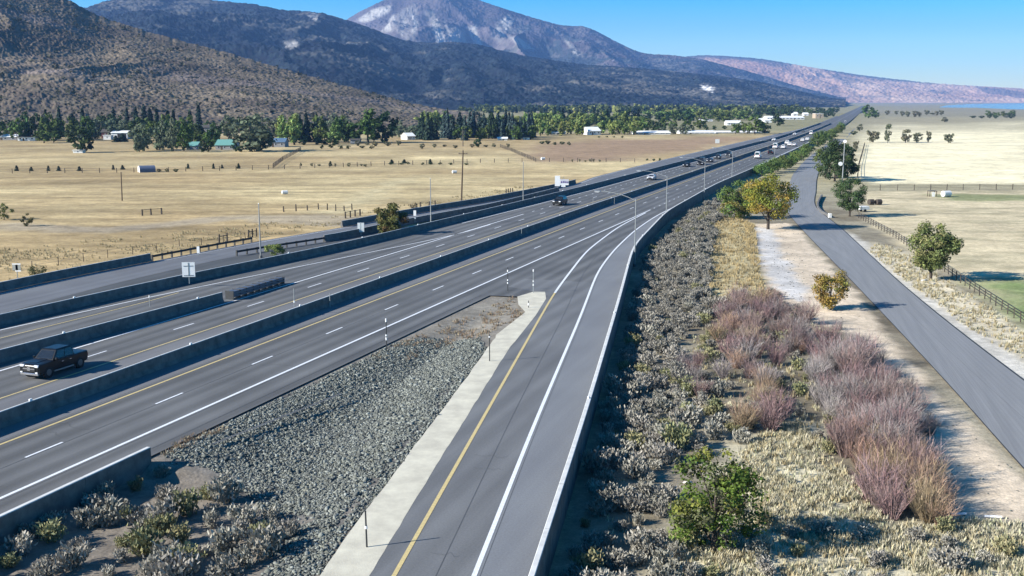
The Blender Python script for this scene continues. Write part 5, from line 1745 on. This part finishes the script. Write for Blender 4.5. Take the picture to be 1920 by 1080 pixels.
def joined(name, protos, P, Z, S, R, mat, kindsel, tint=None):
    """many copies of small shapes as one mesh"""
    VV, FF, CC = [], [], []
    base = 0
    for k, (V, F, c) in enumerate(protos):
        sel = np.where(kindsel == k)[0]
        if len(sel) == 0: continue
        ca, sa = np.cos(R[sel]), np.sin(R[sel])
        x = V[None, :, 0] * ca[:, None] - V[None, :, 1] * sa[:, None]
        y = V[None, :, 0] * sa[:, None] + V[None, :, 1] * ca[:, None]
        W = np.stack([x, y, np.repeat(V[None, :, 2], len(sel), 0)], -1) * S[sel][:, None, None]
        W[..., 0] += P[sel, 0][:, None]; W[..., 1] += P[sel, 1][:, None]; W[..., 2] += Z[sel][:, None]
        VV.append(W.reshape(-1, 3))
        FF.append((F[None] + (np.arange(len(sel)) * len(V))[:, None, None]).reshape(-1, F.shape[1]) + base)
        t = np.ones(len(sel)) if tint is None else tint[sel]
        CC.append((c[None] * t[:, None, None]).reshape(-1, 3))
        base += W.shape[0] * W.shape[1]
    me = mesh_np(name, np.concatenate(VV), np.concatenate(FF), col=np.clip(np.concatenate(CC), .004, .95))
    return tag(link(name, me, mat), kind='stuff')


def raw(me):
    V = np.empty(len(me.vertices) * 3, np.float32); me.vertices.foreach_get('co', V)
    k = len(me.polygons[0].vertices)
    F = np.empty(len(me.polygons) * k, np.int32); me.loops.foreach_get('vertex_index', F)
    c = np.empty(len(me.vertices) * 4, np.float32); me.attributes['col'].data.foreach_get('color', c)
    return V.reshape(-1, 3), F.reshape(-1, k), c.reshape(-1, 4)[:, :3]


# ---- sagebrush
SAGE = [(.27, .255, .215), (.32, .305, .26), (.22, .21, .175), (.36, .34, .295)]
SAGE2 = [(.24, .235, .125), (.29, .265, .135), (.19, .20, .11)]


def sage_mesh(seed, cols, n=620, H=.85, R=.6, leaf=.068):
    rng = np.random.default_rng(seed)
    nb = 11
    b = rng.uniform(-1, 1, (nb, 2)) * R * .7
    top = H * (1 - .55 * (np.linalg.norm(b, axis=1) / R) ** 2) * rng.uniform(.75, 1.1, nb)
    k = rng.integers(0, nb, n)
    q = rng.random(n) ** .6
    C = np.zeros((n, 3))
    C[:, :2] = b[k] * (.35 + .75 * q)[:, None] + rng.normal(0, .11, (n, 2)) * R / .6
    C[:, 2] = top[k] * q + rng.normal(0, .05, n)
    C[:, 2] = np.maximum(C[:, 2], .02)
    N = np.concatenate([C[:, :2] * 1.2, np.full((n, 1), .8)], 1)
    col = pick(cols, n, rng, .10)
    V, F, c = quads(C, N, leaf * rng.uniform(.7, 1.35, n), col, rng, 2.6, up=.8)
    return mesh_np('sage_shrub', V, F, col=c)


SP_ = [sage_mesh(300 + k, SAGE) for k in range(6)] + [sage_mesh(320 + k, SAGE2, 620, .95, .6) for k in range(3)]
ZA = wpoly([(1035, 1150), (1100, 930), (1136, 770), (1172, 650), (1205, 500), (1262, 425), (1330, 385), (1380, 375), (1345, 420), (1330, 500), (1325, 580), (1270, 660), (1290, 760), (1262, 860), (1250, 960), (1300, 1040), (1290, 1150)])
ZB = wpoly([(1062, 1150), (1075, 1000), (1140, 830), (1195, 610), (1200, 540), (1222, 470), (1200, 650), (1160, 800), (1125, 950), (1110, 1150)])
rng = np.random.default_rng(40)
PA = scatter(ZA, 720, rng, .76)
PB = scatter(ZB, 26, rng, 1.5)
ZC = wpoly([(1255, 700), (1330, 560), (1440, 545), (1600, 660), (1700, 760), (1640, 900), (1560, 860), (1480, 760), (1400, 820), (1290, 790)])
PC = np.concatenate([scatter(ZC, 110, rng, 1.15), scatter(wpoly([(1270, 690), (1400, 830), (1300, 860), (1262, 860)]), 26, rng, 1.0)])
ZD = wpoly([(1290, 1030), (1420, 960), (1700, 1000), (1960, 1000), (1960, 1150), (1280, 1150)])
PD = scatter(ZD, 26, rng, 1.5)
PE = scatter(wpoly([(1330, 392), (1360, 378), (1420, 345), (1450, 332), (1400, 372), (1345, 400)]), 34, rng, 1.5)
ZL = wpoly([(-60, 1000), (60, 985), (140, 965), (260, 915), (330, 890), (400, 905), (480, 965), (560, 975), (540, 1030), (480, 1100), (-60, 1150)], -.95)
PL = scatter(ZL, 56, rng, 1.1)
allp = [(PA, 'grey sagebrush in the dense band right of the ramp wall', 'sagebrush band right of the ramp wall', ZR, 0),
        (PB, 'lone small sagebrush in the shadow at the foot of the ramp wall', 'sagebrush at the foot of the wall', ZR, 0),
        (PC, 'grey sagebrush between the reddish willow bushes', 'sagebrush among the willows', ZR, 0),
        (PD, 'grey green sagebrush in the pale grass below the willows', 'sagebrush in the pale grass', ZR, 0),
        (PE, 'grey sagebrush along the wall left of the round green tree', 'sagebrush by the green tree', ZR, 0),
        (PL, 'sagebrush on the bare ground at the lower left below the rock bed', 'sagebrush at the lower left', -.95, 1)]
cand = []
for P, lab, grp, z, mixk in allp:
    for p in P:
        big = rng.choice([.7, .95, 1.15, 1.35, 1.6], p=[.2, .3, .25, .17, .08]) * rng.uniform(.85, 1.12) * (.62 if 'lone' in lab else 1.0) * (1.1 if mixk else 1)
        k = int(rng.integers(0, 6)) if rng.random() > (.32 if mixk else .06 if 'band' in lab else .3) else 6 + int(rng.integers(0, 3))
        cand.append((np.hypot(*p) / big, p, lab, grp, big, k))
cand.sort(key=lambda q: q[0])
CP_ = np.array([q[1] for q in cand]); CZ = gz(CP_)
for i, (d_, p, lab, grp, big, k) in enumerate(cand[:300]):
    o = link('sage_shrub', SP_[k], MAT['sage'], None, (p[0], p[1], CZ[i] - .03))
    o.rotation_euler = (0, 0, rng.uniform(0, 6.28))
    o.scale = (big * 1.08, big * 1.08, big * rng.uniform(.8, 1.15))
    if lab.startswith('grey sagebrush in the dense band'):
        py_ = PROJ(p[0], p[1], ZR)[1]
        sub_ = 'beside the leafy green tree' if py_ > 850 else 'left of the reddish willows' if py_ > 600 else 'left of the straw grass patch' if py_ > 440 else 'at the bend of the ramp wall'
        lab, grp = 'grey sagebrush in the dense band ' + sub_, grp + ', ' + sub_
    if k >= 6: lab, grp = lab.replace('grey green sagebrush', 'olive tinted shrub').replace('lone small sagebrush', 'lone small olive tinted shrub').replace('grey sagebrush', 'olive tinted shrub').replace('sagebrush on', 'olive tinted shrub on'), grp.replace('sagebrush', 'olive shrubs')
    elif lab.startswith('sagebrush'): lab = 'grey ' + lab
    tag(o, lab, 'shrub', grp)
rest = cand[300:]
if rest:
    RP = np.array([q[1] for q in rest])
    joined('sagebrush_cover', [raw(m_) for m_ in SP_], RP, CZ[300:] - .03, np.array([q[4] for q in rest]), rng.uniform(0, 6.28, len(rest)), MAT['sage'], np.array([q[5] for q in rest]), rng.uniform(.8, 1.2, len(rest)))

# ---- willow bushes: fans of bare reddish twigs
WRED = [(.225, .15, .145), (.26, .165, .155), (.20, .145, .145), (.25, .18, .165)]
WGRY = [(.27, .235, .23), (.32, .28, .265), (.24, .21, .21)]
WBRN = [(.30, .21, .14), (.34, .24, .16), (.26, .19, .14)]


def willow_mesh(seed, cols, H=2.3, R=1.1, n=120):
    rng = np.random.default_rng(seed)
    VV, CC = [], []

    def strip(p, d, L, w, c, bendv):
        s = np.cross(d, rng.normal(0, 1, 3)); s /= np.linalg.norm(s) + 1e-9
        pts = [p + d * L * q + bendv * (q ** 2) for q in (0, .35, .7, 1.0)]
        ws = [w, w * .8, w * .5, w * .15]
        for i in range(3):
            VV.extend([pts[i] - s * ws[i], pts[i] + s * ws[i], pts[i + 1] + s * ws[i + 1], pts[i + 1] - s * ws[i + 1]])
            CC.extend([c] * 4)
        return pts
    for k in range(n):
        a = rng.uniform(0, 2 * np.pi); sp = rng.random() ** .7
        p = np.array([math.cos(a), math.sin(a), 0]) * R * .28 * rng.random()
        d = np.array([math.cos(a) * sp * .62, math.sin(a) * sp * .62, 1.0]) + rng.normal(0, .06, 3)
        d /= np.linalg.norm(d)
        L = H * rng.uniform(.55, 1.05) * (1 - .12 * sp)
        c = np.array(cols[rng.integers(0, len(cols))]) * rng.uniform(.75, 1.25)
        pts = strip(p, d, L, .015, c, np.array([math.cos(a), math.sin(a), -.1]) * .14 * L * sp)
        for j in range(5):
            q = rng.uniform(.25, .95)
            b0 = p + d * L * q
            d2 = d + rng.normal(0, .38, 3); d2 /= np.linalg.norm(d2)
            strip(b0, d2, L * .34 * rng.uniform(.6, 1.2), .009, c * rng.uniform(.85, 1.25), np.zeros(3))
    V = np.array(VV); V[:, 2] = np.maximum(V[:, 2], -.05)
    return mesh_np('willow_bush', V, np.arange(len(V)).reshape(-1, 4), col=np.clip(np.array(CC), .01, .9))


WP = {'red': [willow_mesh(500 + k, WRED) for k in range(3)], 'grey': [willow_mesh(510 + k, WGRY) for k in range(3)], 'brown': [willow_mesh(520 + k, WBRN, 2.1, 1.0) for k in range(2)]}
for zone, n, kinds, lab, grp, hs in (
        ([(1330, 640), (1380, 575), (1450, 575), (1520, 610), (1500, 690), (1420, 740), (1350, 720)], 46, ['grey', 'red', 'red', 'brown'], 'bare purplish willow bush in the upper part of the thicket', 'upper willow thicket', 1.05),
        ([(1500, 640), (1590, 660), (1650, 720), (1720, 800), (1700, 900), (1620, 850), (1540, 780)], 56, ['red', 'grey', 'red', 'grey'], 'bare pinkish grey willow bush in the thicket beside the sandy bank', 'willow thicket by the sandy bank', 1.1),
        ([(1560, 820), (1640, 850), (1740, 880), (1765, 985), (1690, 990), (1620, 930)], 34, ['red', 'red', 'brown'], 'bare reddish willow bush at the lower end of the thicket', 'lower willow thicket', 1.05),
        ([(1380, 740), (1470, 740), (1460, 830), (1390, 820)], 9, ['brown', 'brown', 'red'], 'bare rusty brown willow bush above the leafy green tree', 'rusty willow bushes', 1.0),
        ([(1255, 690), (1320, 680), (1340, 760), (1280, 730)], 6, ['red', 'grey', 'red'], 'low bare reddish willow bush at the edge of the sagebrush', 'willow bushes beside the sagebrush', .7)):
    P = scatter(wpoly(zone), n, rng, .62)
    for p in P:
        kd = kinds[int(rng.integers(0, len(kinds)))]
        m_ = WP[kd][int(rng.integers(0, len(WP[kd])))]
        o = link('willow_bush', m_, MAT['twig'], None, (p[0], p[1], ZR - .03))
        o.rotation_euler = (0, 0, rng.uniform(0, 6.28))
        s_ = hs * rng.uniform(.75, 1.2)
        o.scale = (s_ * 1.1, s_ * 1.1, s_)
        tag(o, lab, 'bush', grp)
# grey fallen brush on the bank side of the thicket
P = scatter(wpoly([(1560, 600), (1640, 660), (1720, 740), (1770, 850), (1770, 960), (1725, 900), (1690, 780), (1600, 690)]), 26, rng, .9)
for p in P:
    o = link('dead_bush', WP['grey'][int(rng.integers(0, 3))], MAT['twig'], None, (p[0], p[1], ZR - .03))
    o.rotation_euler = (rng.uniform(-.5, .5), rng.uniform(-.2, .9), rng.uniform(0, 6.28))
    s_ = rng.uniform(.4, .65); o.scale = (s_ * 1.5, s_ * 1.5, s_)
    tag(o, 'low dead grey brush spilling onto the sandy bank', 'brush', 'dead brush on the sandy bank')

# ---- dry grass
def tuft(seed, cols, n=9, H=.5, sp=.22, w=.035):
    rng_ = np.random.default_rng(seed)
    VV, CC = [], []
    for k in range(n):
        a = rng_.uniform(0, 6.28); r = rng_.random() * sp
        p = np.array([math.cos(a) * r, math.sin(a) * r, 0]); l = np.array([math.cos(a), math.sin(a), 0]) * rng_.uniform(.1, .45)
        s = np.array([-math.sin(a), math.cos(a), 0]) * w
        h = H * rng_.uniform(.5, 1.1)
        t = p + l * h + np.array([0, 0, h]); m_ = p + l * h * .35 + np.array([0, 0, h * .6])
        VV.extend([p - s, p + s, m_ + s * .7, m_ - s * .7, m_ - s * .7, m_ + s * .7, t + s * .1, t - s * .1])
        c = np.array(cols[rng_.integers(0, len(cols))]) * rng_.uniform(.8, 1.2)
        CC.extend([c] * 8)
    V = np.array(VV)
    return V.astype(np.float32), np.arange(len(V)).reshape(-1, 4), np.array(CC)


STRAW = [(.46, .38, .22), (.52, .45, .28), (.38, .31, .18)]
PALEG = [(.58, .53, .39), (.66, .61, .46), (.52, .48, .33), (.44, .45, .28)]
ORNG = [(.48, .36, .18), (.52, .41, .22), (.42, .32, .16)]
tp = [tuft(700, STRAW), tuft(701, STRAW, 10, .4), tuft(702, PALEG, 13, .36, .34), tuft(703, PALEG, 12, .28, .34), tuft(704, ORNG, 10, .5)]
zones = [([(1345, 405), (1412, 418), (1428, 520), (1440, 570), (1330, 565), (1322, 480)], 1700, (0, 1, 4)),
         ([(1395, 415), (1414, 420), (1425, 500), (1405, 500)], 260, (4,)),
         ([(1400, 830), (1500, 790), (1580, 880), (1660, 985), (1960, 1000), (1960, 1130), (1260, 1130), (1310, 990)], 3600, (2, 3, 2, 1)),
         ([(1780, 975), (1960, 985), (1960, 1100), (1700, 1090)], 600, (2, 3)),
         ([(1330, 560), (1450, 560), (1660, 700), (1740, 870), (1560, 860), (1400, 820), (1270, 720)], 1300, (2, 0, 3)),
         ([(1640, 455), (1690, 470), (1780, 530), (1930, 625), (1930, 690), (1800, 605), (1690, 522), (1630, 472)], 900, (0, 1, 2)),
         ([(1110, 1100), (1200, 650), (1230, 470), (1340, 400), (1330, 560), (1270, 800), (1260, 1100)], 160, (2, 3))]
QP, QK = [], []
for z_, n, ks in zones:
    P = scatter(wpoly(z_), n, rng, 0, lambda q: .25 + .75 * sstep(.4, .6, fbm(q[:, 0] / 1.8, q[:, 1] / 1.8, 3, 55)))
    QP.append(P); QK.append(np.array(ks)[rng.integers(0, len(ks), len(P))])
QP = np.concatenate(QP); QK = np.concatenate(QK)
joined('dry_grass', tp, QP, gz(QP) - .02, rng.uniform(.6, 1.25, len(QP)), rng.uniform(0, 6.28, len(QP)), MAT['grass'], QK, rng.uniform(.8, 1.15, len(QP)))
# roadside weeds in the gore and along the left fields' edge
P = scatter(wpoly([(700, 672), (760, 640), (860, 600), (960, 560), (980, 600), (900, 640), (800, 660), (720, 690)], -.3), 300, rng, 0, lambda q: .1 + .9 * sstep(.48, .62, fbm(q[:, 0] / 1.5, q[:, 1] / 1.5, 3, 5)))
P2 = scatter(wpoly([(300, 862), (420, 812), (430, 800), (330, 830)], -.2), 60, rng)
P = np.concatenate([P, P2])
joined('gore_weeds', [tuft(720, [(.25, .22, .15), (.30, .25, .17), (.24, .17, .12)], 9, .26, .3)], P, gz(P) - .02, rng.uniform(.6, 1.2, len(P)), rng.uniform(0, 6, len(P)), MAT['grass'], np.zeros(len(P), int))
P = scatter(wpoly([(-20, 470), (300, 440), (640, 405), (760, 385), (1000, 345), (1000, 355), (640, 420), (400, 462), (100, 512), (-20, 530)], -.35), 1100, rng, 0, lambda q: .05 + .95 * sstep(.48, .6, fbm(q[:, 0] / 5, q[:, 1] / 5, 3, 15)))
joined('field_grass', tp[:2], P, gz(P) - .02, rng.uniform(.6, 1.2, len(P)), rng.uniform(0, 6, len(P)), MAT['grass'], rng.integers(0, 2, len(P)), rng.uniform(.75, 1.05, len(P)))

# ---- rock bed between freeway and ramp
ICO_V = None
import bmesh as _bm


def rock(seed):
    """broken angular stone: the hull of a few random points"""
    r = np.random.default_rng(seed)
    Q = r.normal(0, 1, (13, 3)); Q /= np.linalg.norm(Q, axis=1, keepdims=True)
    Q *= r.uniform(.8, 1.1, (13, 1)) * np.array([r.uniform(.95, 1.4), r.uniform(.7, 1.0), r.uniform(.55, .85)])
    b_ = _bm.new()
    vs = [b_.verts.new(tuple(q)) for q in Q]
    _bm.ops.convex_hull(b_, input=vs)
    _bm.ops.triangulate(b_, faces=b_.faces)
    b_.verts.index_update()
    use = sorted({v.index for f in b_.faces for v in f.verts}); mp = {k: i for i, k in enumerate(use)}
    co = {v.index: v.co[:] for v in b_.verts}
    F = np.array([[mp[v.index] for v in f.verts] for f in b_.faces])
    V = np.array([co[k] for k in use])
    b_.free()
    return V.astype(np.float32), F


RK = []
RC = [(.16, .168, .148), (.12, .127, .114), (.195, .205, .185), (.085, .09, .084), (.145, .15, .125)]
for k in range(10):
    V, F = rock(900 + k)
    RK.append((V, F, np.tile(np.array(RC[k % 5]), (len(V), 1))))
bed_area = wpoly(RIPRAP_PX, -.6)
P = np.concatenate([scatter(bed_area, 26000, rng, .095, lambda q: sstep(.05, -.9, polysd(q[:, 0], q[:, 1], bed_area) + (fbm(q[:, 0] / 1.2, q[:, 1] / 1.2, 3, 9) - .5) * 2.2) * .97 + .03), scatter(wpoly([(905, 645), (914, 662), (840, 775), (735, 905), (634, 1026), (604, 1085), (585, 1085), (615, 1020), (715, 905), (825, 768)], -.3), 2000, rng, .115)])
ps_, pt_ = ST(P)
P = P[(pt_ > strip_l(np.clip(ps_, -60, 70)) + .05) & (pt_ < edge(ps_) - .25)]
big = rng.uniform(.06, .125, len(P)) * np.where(rng.random(len(P)) < .08, 1.6, 1)
Zr = gz(P) + big * rng.uniform(.0, .4, len(P))
near = np.argsort(np.hypot(P[:, 0], P[:, 1]) / big)
cx, cy = P.mean(0)
bed = tag(bpy.data.objects.new('rock_bed', None), kind='structure'); COL.objects.link(bed); bed.location = (cx, cy, -.6)
RM = []
for V, F, c in RK:
    m_ = mesh_np('stone', V, F, col=c); m_.materials.append(MAT['stone']); RM.append(m_)
for i in near[:300]:
    k = int(rng.integers(0, 10))
    o = link('stone', RM[k], None, bed, (P[i, 0] - cx, P[i, 1] - cy, Zr[i] + .6))
    o.rotation_euler = (rng.uniform(-1, 1), rng.uniform(-1, 1), rng.uniform(0, 6.28))
    o.scale = (big[i],) * 3
rr = near[300:]
o = joined('stones', RK, P[rr] - (cx, cy), Zr[rr] + .6, big[rr], rng.uniform(0, 6.28, len(rr)), MAT['stone'], rng.integers(0, 10, len(rr)), rng.uniform(.6, 1.35, len(rr)))
o.parent = bed
# small loose stones on the sand and along the fence bank
P = np.concatenate([scatter(SAND, 260, rng), scatter(MOUND, 160, rng), scatter(wpoly([(1440, 460), (1500, 480), (1520, 560), (1470, 560)]), 120, rng)])
joined('loose_stones', RK, P, gz(P) + .02, rng.uniform(.03, .11, len(P)), rng.uniform(0, 6, len(P)), MAT['stone'], rng.integers(0, 10, len(P)), rng.uniform(.8, 1.5, len(P)))
for lab, px, py, r_ in (('larger pale boulder at the foot of the sparse bank tree', 1733, 528, .42), ('smaller pale boulder at the foot of the sparse bank tree', 1750, 534, .3), ('white lump of stone among the sagebrush left of the leafy green tree', 1289, 907, .25)):
    x, y = G(px, py, ZR)
    m_ = mesh_np('boulder', RK[2][0], RK[2][1], col=np.tile(np.array([.55, .53, .48]), (len(RK[2][0]), 1))); m_.materials.append(MAT['stone'])
    o = link('boulder', m_, None, None, (x, y, ZR + r_ * .3)); o.scale = (r_,) * 3
    tag(o, lab, 'boulder')
for lab, px, py, rz in (('short white pipe lying flat at the left of the sandy bank end', 1797, 966, .1), ('short white pipe lying flat at the right of the sandy bank end', 1862, 971, -.15)):
    x, y = G(px, py, ZR)
    o = thing('pipe', lab, 'pipe', (x, y, ZR + .07), rz)
    MB().tube((-.45, 0, 0), (.45, 0, 0), .07, .07, 10).build('tube', MAT['signwhite'], o)

# ------------------------------------------------------------------ air
HB_ = MB(); HB_.box(-17500, 17500, -400, 17800, -4, 1250)
m = bpy.data.materials.new('haze_air'); m.use_nodes = True
N, L = m.node_tree.nodes, m.node_tree.links
N.clear()
pv = N.new('ShaderNodeVolumePrincipled')
pv.inputs['Color'].default_value = (.24, .48, 1.0, 1)
pv.inputs['Density'].default_value = HAZE_D
pv.inputs['Anisotropy'].default_value = 0.1
out = N.new('ShaderNodeOutputMaterial')
L.new(pv.outputs[0], out.inputs['Volume'])
tag(HB_.build('haze', m), kind='stuff')
